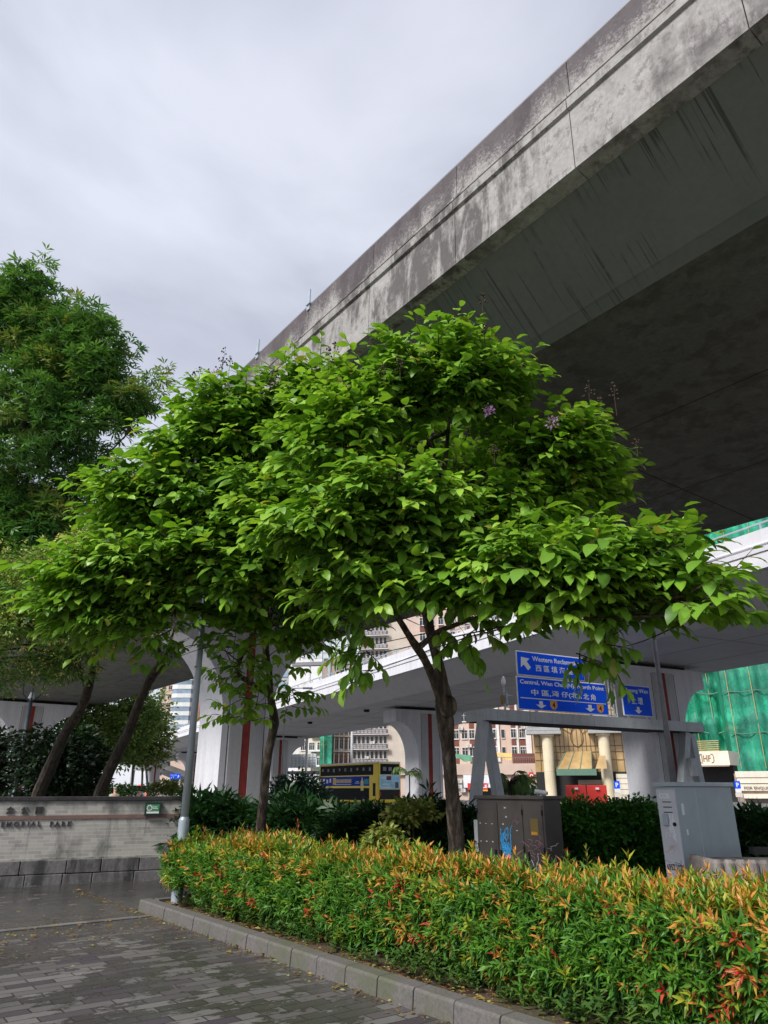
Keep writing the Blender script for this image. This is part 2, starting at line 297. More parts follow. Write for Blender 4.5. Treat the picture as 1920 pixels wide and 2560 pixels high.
# ---------------------------------------------------------------- mesh building
def link(o, parent=None):
    C.objects.link(o)
    if parent is not None: o.parent = parent
    return o
def tag(o, label=None, cat=None, group=None, kind=None):
    if label: o['label'] = label
    if cat: o['category'] = cat
    if group: o['group'] = group
    if kind: o['kind'] = kind
    return o
def thing(name, label, cat, loc=(0, 0, 0), rz=0.0, group=None):
    o = bpy.data.objects.new(name, None); C.objects.link(o); o.empty_display_size = 0.2
    o.location = loc; o.rotation_euler = (0, 0, rz); tag(o, label, cat, group)
    return o
def inv(parent):
    return (Matrix.Translation(parent.location) @ parent.rotation_euler.to_matrix().to_4x4()).inverted()
class MB:
    def __init__(s): s.V = []; s.F = []; s.M = []
    def add(s, vs, fs, mi=0):
        k = len(s.V); s.V += [tuple(v) for v in vs]; s.F += [tuple(i + k for i in f) for f in fs]; s.M += [mi] * len(fs); return s
    def box(s, x0, x1, y0, y1, z0, z1, mi=0):
        return s.add([(x0, y0, z0), (x1, y0, z0), (x1, y1, z0), (x0, y1, z0), (x0, y0, z1), (x1, y0, z1), (x1, y1, z1), (x0, y1, z1)],
                     [(0, 3, 2, 1), (4, 5, 6, 7), (0, 1, 5, 4), (1, 2, 6, 5), (2, 3, 7, 6), (3, 0, 4, 7)], mi)
    def prism(s, poly, c0, c1, axis='x', mi=0):
        """poly in the two axes other than axis, extruded from c0 to c1"""
        f = {'x': lambda a, b, c: (c, a, b), 'y': lambda a, b, c: (a, c, b), 'z': lambda a, b, c: (a, b, c)}[axis]
        n = len(poly); vs = [f(a, b, c0) for a, b in poly] + [f(a, b, c1) for a, b in poly]
        fs = [tuple(range(n))[::-1], tuple(range(n, 2 * n))] + [(i, (i + 1) % n, n + (i + 1) % n, n + i) for i in range(n)]
        return s.add(vs, fs, mi)
    def bar(s, p, q, w, h=None, mi=0, up=(0, 0, 1)):
        p, q = Vector(p), Vector(q); h = h or w; d = (q - p).normalized(); u = Vector(up)
        if abs(d.dot(u)) > 0.98: u = Vector((0, 1, 0))
        a = d.cross(u).normalized(); b = a.cross(d)
        vs = [c + a * (i * w / 2) + b * (j * h / 2) for c in (p, q) for i, j in ((-1, -1), (1, -1), (1, 1), (-1, 1))]
        return s.add(vs, [(0, 1, 2, 3), (7, 6, 5, 4), (0, 4, 5, 1), (1, 5, 6, 2), (2, 6, 7, 3), (3, 7, 4, 0)], mi)
    def tube(s, pts, rad, seg=8, mi=0, wob=0.0):
        pts = [Vector(p) for p in pts]; n = len(pts)
        if not hasattr(rad, '__len__'): rad = [rad] * n
        k = len(s.V); a = None
        for i, p in enumerate(pts):
            d = (pts[min(i + 1, n - 1)] - pts[max(i - 1, 0)]).normalized()
            if a is None: a = d.cross(Vector((0.3, 1, 0.2))).normalized()
            a = (a - d * a.dot(d)).normalized(); b = d.cross(a)
            for j in range(seg):
                t = 2 * math.pi * j / seg; r = rad[i] * (1 + (rnd.uniform(-wob, wob) if wob else 0))
                s.V.append(tuple(p + a * (math.cos(t) * r) + b * (math.sin(t) * r)))
        fs = []
        for i in range(n - 1):
            for j in range(seg):
                fs.append((k + i * seg + j, k + i * seg + (j + 1) % seg, k + (i + 1) * seg + (j + 1) % seg, k + (i + 1) * seg + j))
        fs.append(tuple(k + j for j in range(seg))[::-1]); fs.append(tuple(k + (n - 1) * seg + j for j in range(seg)))
        s.F += fs; s.M += [mi] * len(fs); return s
    def lathe(s, cx, cy, prof, seg=16, mi=0):
        k = len(s.V); n = len(prof)
        for r, z in prof:
            for j in range(seg):
                t = 2 * math.pi * j / seg; s.V.append((cx + r * math.cos(t), cy + r * math.sin(t), z))
        fs = [(k + i * seg + j, k + i * seg + (j + 1) % seg, k + (i + 1) * seg + (j + 1) % seg, k + (i + 1) * seg + j) for i in range(n - 1) for j in range(seg)]
        fs += [tuple(k + j for j in range(seg))[::-1], tuple(k + (n - 1) * seg + j for j in range(seg))]
        s.F += fs; s.M += [mi] * len(fs); return s
    def blob(s, c, r, mi=0, seg=10, rings=7):
        c = Vector(c); rx, ry, rz = (r, r, r) if not hasattr(r, '__len__') else r
        k = len(s.V)
        for i in range(rings + 1):
            ph = math.pi * (i + 0.001) / (rings + 0.002)
            for j in range(seg):
                t = 2 * math.pi * j / seg; s.V.append((c.x + rx * math.sin(ph) * math.cos(t), c.y + ry * math.sin(ph) * math.sin(t), c.z + rz * math.cos(ph)))
        fs = [(k + i * seg + j, k + (i + 1) * seg + j, k + (i + 1) * seg + (j + 1) % seg, k + i * seg + (j + 1) % seg) for i in range(rings) for j in range(seg)]
        s.F += fs; s.M += [mi] * len(fs); return s
    def build(s, name, mats, parent=None, world=False, smooth=False, bevel=0.0):
        me = bpy.data.meshes.new(name)
        V = s.V
        if world and parent is not None:
            m = inv(parent); V = [tuple(m @ Vector(v)) for v in V]
        me.from_pydata(V, [], s.F); me.update()
        if isinstance(mats, str): mats = [mats]
        for x in mats: me.materials.append(MATS[x])
        me.polygons.foreach_set('material_index', s.M)
        if smooth: me.polygons.foreach_set('use_smooth', [True] * len(s.F))
        o = bpy.data.objects.new(name, me); link(o, parent)
        if bevel:
            b = o.modifiers.new('bevel', 'BEVEL'); b.width = bevel; b.segments = 2; b.limit_method = 'ANGLE'
        return o
def struct(name, mb, mats, label=None, rz=0.0, loc=(0, 0, 0), **k):
    o = mb.build(name, mats, **k); o.location = loc; o.rotation_euler = (0, 0, rz); o['kind'] = 'structure'
    if label: o['label'] = label
    return o
def copy_tree(o, parent=None):
    c = o.copy(); C.objects.link(c); c.parent = parent
    for ch in list(o.children): copy_tree(ch, c)
    return c
def text(name, s, mat, parent, x, y, z, size=None, width=None, height=None, depth=0.01, rot=(R(90), 0, 0), align='CENTER', bold=0.0, stretch=None):
    cu = bpy.data.curves.new('t', 'FONT'); cu.body = s; cu.size = 1; cu.extrude = 0.5; cu.align_x = 'LEFT'; cu.offset = bold; cu.resolution_u = 3
    to = bpy.data.objects.new('t', cu); C.objects.link(to)
    bpy.context.view_layer.update()
    me = bpy.data.meshes.new_from_object(to.evaluated_get(bpy.context.evaluated_depsgraph_get()))
    bpy.data.objects.remove(to); bpy.data.curves.remove(cu)
    co = np.zeros(len(me.vertices) * 3, dtype=np.float32); me.vertices.foreach_get('co', co); co = co.reshape(-1, 3)
    if not len(co): return None
    lo, hi = co.min(0), co.max(0)
    sy = size if size else (height / (hi[1] - lo[1]) if height else width / (hi[0] - lo[0])); sx = width / (hi[0] - lo[0]) if width else sy
    co[:, 0] = (co[:, 0] - lo[0]) * sx; co[:, 1] = (co[:, 1] - (lo[1] if height else 0)) * sy; co[:, 2] *= depth
    if align == 'CENTER': co[:, 0] -= (hi[0] - lo[0]) * sx / 2
    me.vertices.foreach_set('co', co.ravel()); me.materials.clear(); me.materials.append(MATS[mat]); me.name = name
    o = bpy.data.objects.new(name, me); link(o, parent); o.location = (x, y, z); o.rotation_euler = rot
    return o
def smooth_path(keys, sub=5):
    """Catmull-Rom through rows of numbers"""
    K = np.array(keys, float); K = np.vstack([2 * K[0] - K[1], K, 2 * K[-1] - K[-2]]); out = []
    for i in range(1, len(K) - 2):
        for j in range(sub):
            t = j / sub; a, b, c, d = K[i - 1], K[i], K[i + 1], K[i + 2]
            out.append(0.5 * (2 * b + (c - a) * t + (2 * a - 5 * b + 4 * c - d) * t * t + (-a + 3 * b - 3 * c + d) * t ** 3))
    out.append(K[-2]); return np.array(out)

# ---------------------------------------------------------------- foliage
def unit(a): return a / np.maximum(np.linalg.norm(a, axis=-1, keepdims=True), 1e-9)
def scatter(name, tv, tf, pos, axis, nor, scale, col, mat, parent, smooth=True):
    """copies of one leaf shape (y along the leaf, z its upper side) at every pos, joined in ONE mesh with a colour per leaf"""
    tv = np.array(tv, float); N = len(pos); k = len(tv)
    y = unit(axis); x = unit(np.cross(y, nor)); z = np.cross(x, y)
    sc = np.asarray(scale, float).reshape(N, -1); sc = np.repeat(sc, 3, 1) if sc.shape[1] == 1 else sc
    L = tv[None] * sc[:, None, :]
    W = pos[:, None] + L[..., 0:1] * x[:, None] + L[..., 1:2] * y[:, None] + L[..., 2:3] * z[:, None]
    m = np.array(inv(parent)) if parent is not None else np.eye(4)
    W = W.reshape(-1, 3) @ m[:3, :3].T + m[:3, 3]
    me = bpy.data.meshes.new(name); me.vertices.add(N * k); me.vertices.foreach_set('co', W.astype(np.float32).ravel())
    lens = np.array([len(f) for f in tf]); flat = np.concatenate([np.array(f) for f in tf]); nl = len(flat)
    me.loops.add(N * nl); me.polygons.add(N * len(tf))
    me.loops.foreach_set('vertex_index', (flat[None] + (np.arange(N) * k)[:, None]).astype(np.int32).ravel())
    st = np.concatenate([[0], np.cumsum(lens)[:-1]])
    me.polygons.foreach_set('loop_start', (st[None] + (np.arange(N) * nl)[:, None]).astype(np.int32).ravel())
    me.update(calc_edges=True)
    at_ = me.color_attributes.new('Col', 'FLOAT_COLOR', 'POINT')
    cc = np.ones((N, k, 4), np.float32); cc[..., :3] = np.asarray(col)[:, None, :]
    at_.data.foreach_set('color', cc.ravel())
    if smooth: me.polygons.foreach_set('use_smooth', [True] * len(me.polygons))
    me.materials.append(MATS[mat]); o = bpy.data.objects.new(name, me); link(o, parent); return o
BROAD_V = [(0, 0, 0), (0, .34, .03), (0, .70, .0), (0, 1, -.14), (-.19, .22, .06), (-.245, .52, .07), (-.17, .78, .0), (.19, .22, .06), (.245, .52, .07), (.17, .78, .0), (0, .52, .025)]
BROAD_F = [(0, 1, 4), (1, 10, 5, 4), (10, 2, 6, 5), (2, 3, 6), (0, 7, 1), (1, 7, 8, 10), (10, 8, 9, 2), (2, 9, 3)]
LANCE_V = [(0, 0, 0), (-.13, .42, .05), (0, .45, 0), (.13, .42, .05), (0, 1, -.12)]
LANCE_F = [(0, 2, 1), (0, 3, 2), (1, 2, 4), (2, 3, 4)]
OVAL_V = [(0, 0, 0), (-.27, .45, .06), (0, .5, 0), (.27, .45, .06), (0, 1, -.05)]
STAR_V = [(0, 0, 0), (-.11, .5, 0), (0, 1, -.12), (.11, .5, 0), (-.42, .32, 0), (-.78, .66, -.1), (-.32, .52, .03), (.42, .32, 0), (.78, .66, -.1), (.32, .52, .03)]
STAR_F = [(0, 3, 2, 1), (0, 6, 5, 4), (0, 7, 8, 9)]
PINN_V = [(0, 0, 0), (0, 1, -.15)] + [v for i in range(5) for s_ in (-1, 1) for v in ((0, .12 + .18 * i, 0), (s_ * .22, .10 + .18 * i + .16, .0), (s_ * .42, .14 + .18 * i + .22, -.06), (s_ * .26, .10 + .18 * i + .22, 0))]
PINN_F = [tuple(2 + 4 * k + j for j in range(4)) for k in range(10)]
def in_poly(P, x, y):
    c = False; n = len(P)
    for i in range(n):
        (x1, y1), (x2, y2) = P[i], P[(i + 1) % n]
        if (y1 > y) != (y2 > y) and x < (x2 - x1) * (y - y1) / (y2 - y1) + x1: c = not c
    return c
def edge_dist(P, x, y):
    m = 1e9; n = len(P)
    for i in range(n):
        (x1, y1), (x2, y2) = P[i], P[(i + 1) % n]; dx, dy = x2 - x1, y2 - y1
        t = max(0, min(1, ((x - x1) * dx + (y - y1) * dy) / (dx * dx + dy * dy + 1e-9)))
        m = min(m, math.hypot(x - x1 - t * dx, y - y1 - t * dy))
    return m
def volume_points(P, t0, dmax, count, tilt=0.0, ymid=0.0):
    """points filling a lens-shaped volume: its outline P measured in the photograph, its thickness real"""
    xs = [p[0] for p in P]; ys = [p[1] for p in P]; out = []; tries = 0
    while len(out) < count and tries < count * 60:
        tries += 1
        x, y = rnd.uniform(min(xs), max(xs)), rnd.uniform(min(ys), max(ys))
        if not in_poly(P, x, y): continue
        e_ = edge_dist(P, x, y); D = min(e_ * t0 / F_PX * 1.1, dmax); u = rnd.uniform(-1, 1); u = math.copysign(abs(u) ** 0.5, u)
        out.append(at(x, y, t0 + u * D + tilt * (y - ymid)))
    return out
def twigs(pads, axis_xy, per_pad, r, tl, nleaf, ls, palette, droop=0.35, zf=0.6, upb=0.25):
    """leafy shoots round each pad; returns leaf arrays and the shoots' own centre lines"""
    P, A, Nn, S, Cc, lines = [], [], [], [], [], []
    ax = Vector((axis_xy[0], axis_xy[1], 0))
    for c in pads:
        out = Vector((c.x, c.y, 0)) - ax
        out = out.normalized() if out.length > 0.05 else Vector((0, -1, 0))
        tone = rnd.random()
        for _ in range(int(per_pad * rnd.choice((.45, .8, 1, 1.2, 1.35)))):
            v = Vector((rnd.gauss(0, 1), rnd.gauss(0, 1), rnd.gauss(0.25, 0.9))).normalized()
            rr = r * rnd.uniform(0.35, 1.0)
            st = c + Vector((v.x * rr, v.y * rr, v.z * rr * zf))
            d = (Vector((v.x, v.y, v.z * 0.5 + upb)) + out * 0.7).normalized(); side = d.cross(Vector((0, 0, 1))).normalized()
            L = tl * (rnd.uniform(0.55, 1.2) if rnd.random() < .9 else rnd.uniform(1.2, 1.5)); k = max(3, int(nleaf * rnd.uniform(0.7, 1.3) * min(1.3, L / tl + .3)))
            young = rnd.random() < 0.28; bend = rnd.uniform(0.05, 0.5)
            lines.append((st - d * L * 0.25, st + d * L * 0.5, st + d * L - Vector((0, 0, bend * L * 0.5))))
            for i in range(k):
                f = (i + 0.6) / k; p = st + d * (L * f) - Vector((0, 0, bend * L * f * f * 0.5))
                sg = 1 if i % 2 else -1; fan = 0.95 - 0.55 * f
                a = d * (0.35 + 0.5 * f) + side * (sg * fan) + Vector((rnd.gauss(0, .22), rnd.gauss(0, .22), -droop * rnd.uniform(0.1, 1.7)))
                if i == k - 1: a = d + Vector((0, 0, -droop))
                n_ = Vector((rnd.gauss(0, .38) + out.x * 0.35, rnd.gauss(0, .38) + out.y * 0.35, 1.0))
                P.append(p); A.append(a); Nn.append(n_); S.append(ls * rnd.uniform(0.55, 1.28) * (1 - 0.25 * (f > 0.85)))
                q = palette(tone, f, young); Cc.append(q)
    return np.array(P), np.array(A), np.array(Nn), np.array(S), np.array(Cc), lines
def lerp(a, b, t): return tuple(x + (y - x) * t for x, y in zip(a, b))

# ================================================================ THE SETTING
m = MB(); m.add([(-900, -300, -0.03), (900, -300, -0.03), (900, 1500, -0.03), (-900, 1500, -0.03)], [(0, 1, 2, 3)])
struct('ground', m, 'far_ground', 'flat ground beyond the planting, reaching to the horizon')
KB = 4.18       # outer face of the kerb in the kerb frame
m = MB(); m.add([(-22, -26, -0.004), (14, -26, -0.004), (14, KB, -0.004), (-22, KB, -0.004)], [(0, 1, 2, 3)])
m.add([(-22, KB, -0.004), (-11.25, KB, -0.004), (-11.25, 12, -0.004), (-22, 12, -0.004)], [(0, 1, 2, 3)])
struct('pavement', m, 'wet_paving', 'wet grey paving bricks laid in running bond in front of the hedge', rz=FA.rz)
m = MB(); m.add([(-150, 30, 0.0), (60, 30, 0.0), (60, 110, 0.0), (-150, 110, 0.0)], [(0, 1, 2, 3)])
struct('road', m, 'asphalt', 'grey asphalt road under the flyovers', rz=FA.rz)
# light band of pale pavers across the plaza
m = MB()
x_ = -10.75
yy = -9.0
while yy < KB - 0.02:
    w_ = min(0.29, KB - 0.01 - yy); m.box(x_, x_ + 0.13, yy, yy + w_, -0.003, 0.004); yy += 0.30
plain('pale_paver', (0.17, 0.165, 0.158), 0.35, var=0.6, scale=1.5)
struct('paver_band', m, 'pale_paver', 'narrow band of paler paving stones crossing the wet pavement', rz=FA.rz)
# kerb: separate stones with open joints
m = MB(); x_ = -11.2
while x_ < 4:
    l_ = 0.47; j = rnd.uniform(-.004, .004)
    m.prism([(KB + j, -0.02), (KB + j + 0.012, 0.125), (KB + j + 0.028, 0.143), (KB + 0.17, 0.147), (KB + 0.17, -0.02)], x_, x_ + l_ - 0.012, 'x'); x_ += l_
y_ = KB + 0.22
while y_ < 9:
    m.prism([(-11.2, -0.02), (-11.188, 0.125), (-11.17, 0.143), (-11.02, 0.147), (-11.02, -0.02)], y_, y_ + 0.458, 'y'); y_ += 0.47
struct('kerb', m, 'kerb_stone', 'raised grey kerb of long worn stones edging the planting bed', rz=FA.rz, bevel=0.006)
# planting bed, gently uneven
m = MB(); nx, ny = 90, 26
for i in range(nx + 1):
    for j in range(ny + 1):
        a = -11.0 + 15.0 * i / nx; b = KB + 0.17 + (j / ny) ** 1.6 * 12
        m.V.append((a, b, 0.115 + 0.02 * math.sin(a * 2.3 + b) * math.sin(b * 3.1) + rnd.uniform(-.012, .014)))
for i in range(nx):
    for j in range(ny):
        k = i * (ny + 1) + j; m.F.append((k, k + ny + 1, k + ny + 2, k + 1)); m.M.append(0)
struct('planting_bed', m, 'soil', 'brown soil of the planting bed under the hedge', rz=FA.rz, smooth=True)

# ================================================================ FLYOVERS
def pier(root, nc, s0, ztop, flare, arch, endh, half=1.05, thick=2.15):
    """hammerhead pier: square shaft whose head opens in two quarter arches"""
    def quarter(sg):
        return [(nc + sg * (half + flare * (1 - math.cos(t))), ztop - endh - arch * (1 - math.sin(t))) for t in [math.pi / 2 * k / 12 for k in range(13)]]
    r_, l_ = quarter(1), quarter(-1)
    poly = [(nc - half, -0.05), (nc + half, -0.05)] + r_ + [(nc + half + flare, ztop), (nc - half - flare, ztop)] + l_[::-1]
    m = MB(); n = len(poly); vs = [(s0, a, z) for a, z in poly] + [(s0 - thick, a, z) for a, z in poly]
    m.add(vs, [(i, n + i, n + (i + 1) % n, (i + 1) % n) for i in range(n)])
    # faces across the arch are filled as strips so no large bent polygon is left
    for xx, o in ((s0, 1), (s0 - thick, -1)):
        fs = []
        k = len(m.V); m.V += [(xx, nc - half, -0.05), (xx, nc + half, -0.05), (xx, nc + half, ztop - endh - arch), (xx, nc - half, ztop - endh - arch)]
        m.F.append((k, k + 1, k + 2, k + 3)); m.M.append(0)
        for i in range(12):
            k = len(m.V); m.V += [(xx, *l_[i]), (xx, *r_[i]), (xx, *r_[i + 1]), (xx, *l_[i + 1])]; m.F.append((k, k + 1, k + 2, k + 3)); m.M.append(0)
        k = len(m.V); m.V += [(xx, *l_[12]), (xx, *r_[12]), (xx, nc + half + flare, ztop), (xx, nc - half - flare, ztop)]; m.F.append((k, k + 1, k + 2, k + 3)); m.M.append(0)
    p = m.build('pier', 'pier_paint', root)
    m = MB()
    for y0, y1 in ((nc - 0.72, nc - 0.175), (nc + 0.175, nc + 0.72)): m.box(s0 - 0.01, s0 + 0.02, y0, y1, 0, ztop - 0.25)
    m.build('rough_panel', 'rough_pier_face', p)
    m = MB(); m.box(s0 - 0.01, s0 + 0.006, nc - 0.17, nc + 0.17, 0, ztop - 0.25); m.build('painted_stripe', 'red_stripe', p)
    m = MB()
    for y0 in (nc - 0.80, nc + 0.77): m.box(s0 - 0.01, s0 + 0.004, y0, y0 + 0.03, 0, ztop - 0.3)
    m.build('groove', 'joint_black', p)
    m = MB(); m.box(s0 - thick * 0.8, s0 - thick * 0.2, nc - half - flare * 0.6, nc + half + flare * 0.6, ztop, ztop + 0.22); m.build('bearing', 'bearing_black', p)
    return p
def flyover(name, label, Fr, n1, n2, zt, zb, wo, wz, span, mats, joints, plast, led, rail):
    """n1, n2: the two deck edges; zt parapet top, zb edge bottom; wo how far in the box starts, wz its underside"""
    root = thing(name, label, 'flyover', (0, 0, 0), Fr.rz)
    a0, a1 = span; edge, web, bot = mats; nm = (n1 + n2) / 2
    m = MB()
    def strip(y0, z0, y1, z1, mi, xs=None):
        xs = xs or [a0 + (a1 - a0) * i / 60 for i in range(61)]
        k = len(m.V); m.V += [v for x in xs for v in ((x, y0, z0), (x, y1, z1))]
        for i in range(len(xs) - 1): m.F.append((k + 2 * i, k + 2 * i + 2, k + 2 * i + 3, k + 2 * i + 1)); m.M.append(mi)
    zs = zt - 1.0
    for sg, e, w in ((1, n1, n1 + wo), (-1, n2, n2 - wo)):
        ch = w - sg * 0.12 * wo; chz = wz + 0.12 * (zb - wz)
        strip(e + sg * 0.28, zb - 0.03, ch, chz, 0); strip(ch, chz, ch + sg * 0.03, chz - 0.02, 0); strip(ch + sg * 0.03, chz - 0.02, w, wz, 0)
    mw = MB(); V, F_, M_ = m.V, m.F, m.M; m.build('box_girder_side', web, root)
    m = MB(); strip(n1 + wo, wz, n2 - wo, wz, 0); m.build('soffit', bot, root)
    m = MB(); x = a0 + 3
    while x < a1: m.box(x, x + .025, n1 + wo + .05, n2 - wo - .05, wz - .004, wz + .01); x += 6.4
    for yy_ in (.33, .67): y_ = n1 + wo + (n2 - n1 - 2 * wo) * yy_; m.box(a0, a1, y_, y_ + .02, wz - .0045, wz + .01)
    m.build('soffit_joint', 'joint_black', root)
    m = MB(); strip(n1 + 0.4, zt - 0.95, n2 - 0.4, zt - 0.95, 0); m.build('road_surface', 'asphalt', root)
    # edge beams: two courses, a recessed line between them, cut at the joints
    cuts = [a0] + sorted(joints) + [a1]
    for e, sg in ((n1, 1), (n2, -1)):
        m = MB()
        for c0, c1 in zip(cuts[:-1], cuts[1:]):
            gap = 0.007
            sec = [(e + sg * 0.12, zt), (e + sg * 0.10, zt - led + 0.10), (e + sg * 0.02, zt - led + 0.04), (e + sg * 0.02, zt - led - 0.0), (e + sg * 0.09, zt - led - 0.02),
                   (e + sg * 0.09, zt - led - 0.07), (e - sg * 0.02, zt - led - 0.09), (e - sg * 0.02, zt - led - 0.26), (e + sg * 0.03, zt - led - 0.28), (e, zb), (e + sg * 0.3, zb - 0.03), (e + sg * 0.42, zb), (e + sg * 0.42, zt)]
            if sg < 0: sec = sec[::-1]
            k = max(1, int((c1 - c0) / 3))
            m.prism(sec, c0 + gap, c1 - gap, 'x')
        m.build('parapet', edge, root)
    if rail == 'low':
        m = MB(); m.box(a0, a1, n1 + 0.14, n1 + 0.17, zt + 0.02, zt + 0.06); m.build('railing', 'mid_grey_pole', root)
        for j in joints[:40]:
            m = MB(); m.box(j - 0.06, j + 0.06, n1 + 0.09, n1 + 0.12, zt - 0.12, zt + 0.42); m.box(j - 0.05, j + 0.10, n1 + 0.06, n1 + 0.2, zt + 0.0, zt + 0.04); m.build('rail_bracket', 'galvanised', root)
    else:
        m = MB(); m.box(a0, a1, n1 + 0.2, n1 + 0.26, zt + 0.22, zt + 0.28); m.build('railing', 'galvanised', root)
        x = -110.0; k = 0
        while x < -8 and k < 60: m = MB(); m.box(x, x + 0.07, n1 + 0.2, n1 + 0.26, zt - 0.01, zt + 0.22); m.build('rail_post', 'galvanised', root); x += 1.7; k += 1
    return root
jA = [FA.hit(px, py, 6.72)[0] for px, py in ((1414, 145), (1140, 405), (935, 604), (773, 758), (645, 880), (463, 1053))]
step = sum(jA[i] - jA[i + 1] for i in range(3)) / 3
jA = [j for j in jA]
x_ = jA[0] + step
while x_ < 20: jA.append(x_); x_ += step
x_ = min(jA) - step
while x_ > -110: jA.append(x_); x_ -= step
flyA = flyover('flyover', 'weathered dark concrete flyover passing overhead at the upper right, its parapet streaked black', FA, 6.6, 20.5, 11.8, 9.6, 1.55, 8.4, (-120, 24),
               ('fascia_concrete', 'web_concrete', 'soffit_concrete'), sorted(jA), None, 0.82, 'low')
for s_ in (-26.6, -64.3, -102.0): pier(flyA, 13.5, s_, 8.15, 2.5, 3.2, 0.8)
flyB = flyover('flyover', 'white painted flyover crossing behind the trees at mid height, with white parapet and grey underside', FB, 21.9, 36.0, 9.98, 8.6, 2.1, 7.6, (-190, 20),
               ('white_paint_concrete', 'grey_paint_concrete', 'grey_paint_concrete'), [-170 + 9.0 * k for k in range(21)], None, 0.55, 'tall')
for s_ in (-26.2, -49.5, -84.5, -128.0, -165.0): pier(flyB, 29.0, s_, 7.35, 1.9, 2.6, 0.9)
m = MB()   # small drain outlets under the white deck
for s_, n_ in ((-53.5, 25.2), (-66.0, 25.2)): m.box(s_, s_ + 0.35, n_, n_ + 0.35, 7.42, 7.61)
m.build('drain_outlet', 'bearing_black', flyB)
# curved ramp far left
plain('ramp_white', (0.62, 0.60, 0.56), 0.7); plain('ramp_grey', (0.27, 0.27, 0.29), 0.8, streak=0.4)
rmp = thing('ramp', 'curved pale road ramp dropping to the right, seen far away under the white flyover', 'ramp', tuple(at(420, 1974, 150)))
pts = smooth_path([tuple(at(x, y, t)) for x, y, t in ((330, 1912, 185), (380, 1914, 168), (430, 1930, 155), (480, 1950, 146), (540, 1966, 140))], 4)
for nm_, dz0, dz1, th, mt in (('parapet', 0.0, 1.2, 0.3, 'ramp_white'), ('deck', -1.3, 0.0, 3.0, 'ramp_grey')):
    m = MB()
    for a_, b_ in zip(pts[:-1], pts[1:]):
        m.add([(a_[0], a_[1], a_[2] + dz0), (b_[0], b_[1], b_[2] + dz0), (b_[0], b_[1], b_[2] + dz1), (a_[0], a_[1], a_[2] + dz1),
               (a_[0], a_[1] + th, a_[2] + dz0), (b_[0], b_[1] + th, b_[2] + dz0), (b_[0], b_[1] + th, b_[2] + dz1), (a_[0], a_[1] + th, a_[2] + dz1)],
              [(0, 1, 2, 3), (7, 6, 5, 4), (3, 2, 6, 7), (0, 4, 5, 1)])
    m.build(nm_, mt, rmp, world=True)
m = MB()
for k in range(0, len(pts), 4): m.tube([(pts[k][0], pts[k][1] + 1.5, -0.05), (pts[k][0], pts[k][1] + 1.5, pts[k][2] - 1.2)], 0.5, 8)
m.build('support', 'ramp_grey', rmp, world=True)

# ================================================================ PARK WALL
W0, W1 = atz(0, 2216, 0), atz(425, 2197, 0)
FW = Frame(W1.x - W0.x, W1.y - W0.y, W0.x, W0.y)
wl_ = FW.hit(449, 2060, 0)[0]
wall = thing('park_wall', 'long pale brick park wall on a dark stone base with dark coping and metal lettering', 'wall', (W0.x, W0.y, 0), FW.rz)
m = MB(); m.box(-9, wl_, 0.03, 0.38, 0.30, 1.40); m.build('brick_face', 'brick_wall_tiles', wall)
m = MB(); m.box(-9, wl_ + 0.03, -0.0, 0.42, 1.40, 1.475); m.build('coping', 'coping_dark', wall, bevel=0.01)
m = MB(); m.box(-9, wl_ + 0.01, 0.012, 0.36, 1.085, 1.15); m.build('band', 'band_brown', wall)
m = MB()
x_ = -9.0
for row, z0, z1, off in ((0, 0.17, 0.40, 0.0), (1, -0.02, 0.162, 0.45)):
    x_ = -9.0 + off * 0.5 - 0.3
    while x_ < wl_:
        l_ = rnd.uniform(0.50, 0.85); x1 = min(x_ + l_ - 0.012, wl_ + 0.02)
        if x1 - x_ > 0.08: m.box(x_, x1, -0.05 - rnd.uniform(0, .012), 0.40, z0, z1)
        x_ += l_
m.build('stone_base', 'dark_stone', wall, bevel=0.012)
def wallxy(px, py): q = FW.hit(px, py, 0.02); return q[0], q[2]
(xa, za), (xb, zb) = wallxy(-14, 2072), wallxy(180, 2068)
t_ = text('lettering', 'E M O R I A L', 'letter_bronze', wall, wallxy(5, 2067)[0] - 0.02, 0.018, wallxy(5, 2067)[1] , width=wallxy(103, 2067)[0] - wallxy(5, 2067)[0], height=0.085, depth=0.03, align='LEFT', bold=0.012)
t_ = text('lettering', 'P A R K', 'letter_bronze', wall, wallxy(124, 2066)[0], 0.018, wallxy(124, 2066)[1], width=wallxy(178, 2066)[0] - wallxy(124, 2066)[0], height=0.085, depth=0.03, align='LEFT', bold=0.012)
for ch, px in (('念', 14), ('公', 51), ('園', 87)):
    text('lettering', ch, 'letter_bronze', wall, wallxy(px, 2035)[0], 0.018, wallxy(px, 2035)[1], height=0.125, depth=0.03, align='LEFT', bold=0.01)
# green plaque
pq0, pq1 = wallxy(360, 2038), wallxy(403, 2006)
plq = thing('wall_plaque', 'small green notice plaque in a dark frame on the brick wall', 'plaque', tuple(FW.w((pq0[0] + pq1[0]) / 2, -0.02, pq0[1])), FW.rz)
hw = (pq1[0] - pq0[0]) / 2; hh = pq1[1] - pq0[1]
MB().box(-hw, hw, -0.03, 0.045, 0, hh).build('frame', 'plaque_frame', plq)
MB().box(-hw * .78, hw * .78, -0.036, -0.03, hh * .30, hh * .84).build('green_panel', 'plaque_green', plq)
MB().box(-hw * .78, hw * .78, -0.036, -0.03, hh * .14, hh * .292).build('white_panel', 'sign_white', plq)
m = MB()
for k in range(9):
    t = 2 * math.pi * k / 9; m.box(-hw * .45 + .045 * math.cos(t) - .012, -hw * .45 + .045 * math.cos(t) + .012, -0.040, -0.036, hh * .58 + .045 * math.sin(t) - .01, hh * .58 + .045 * math.sin(t) + .01)
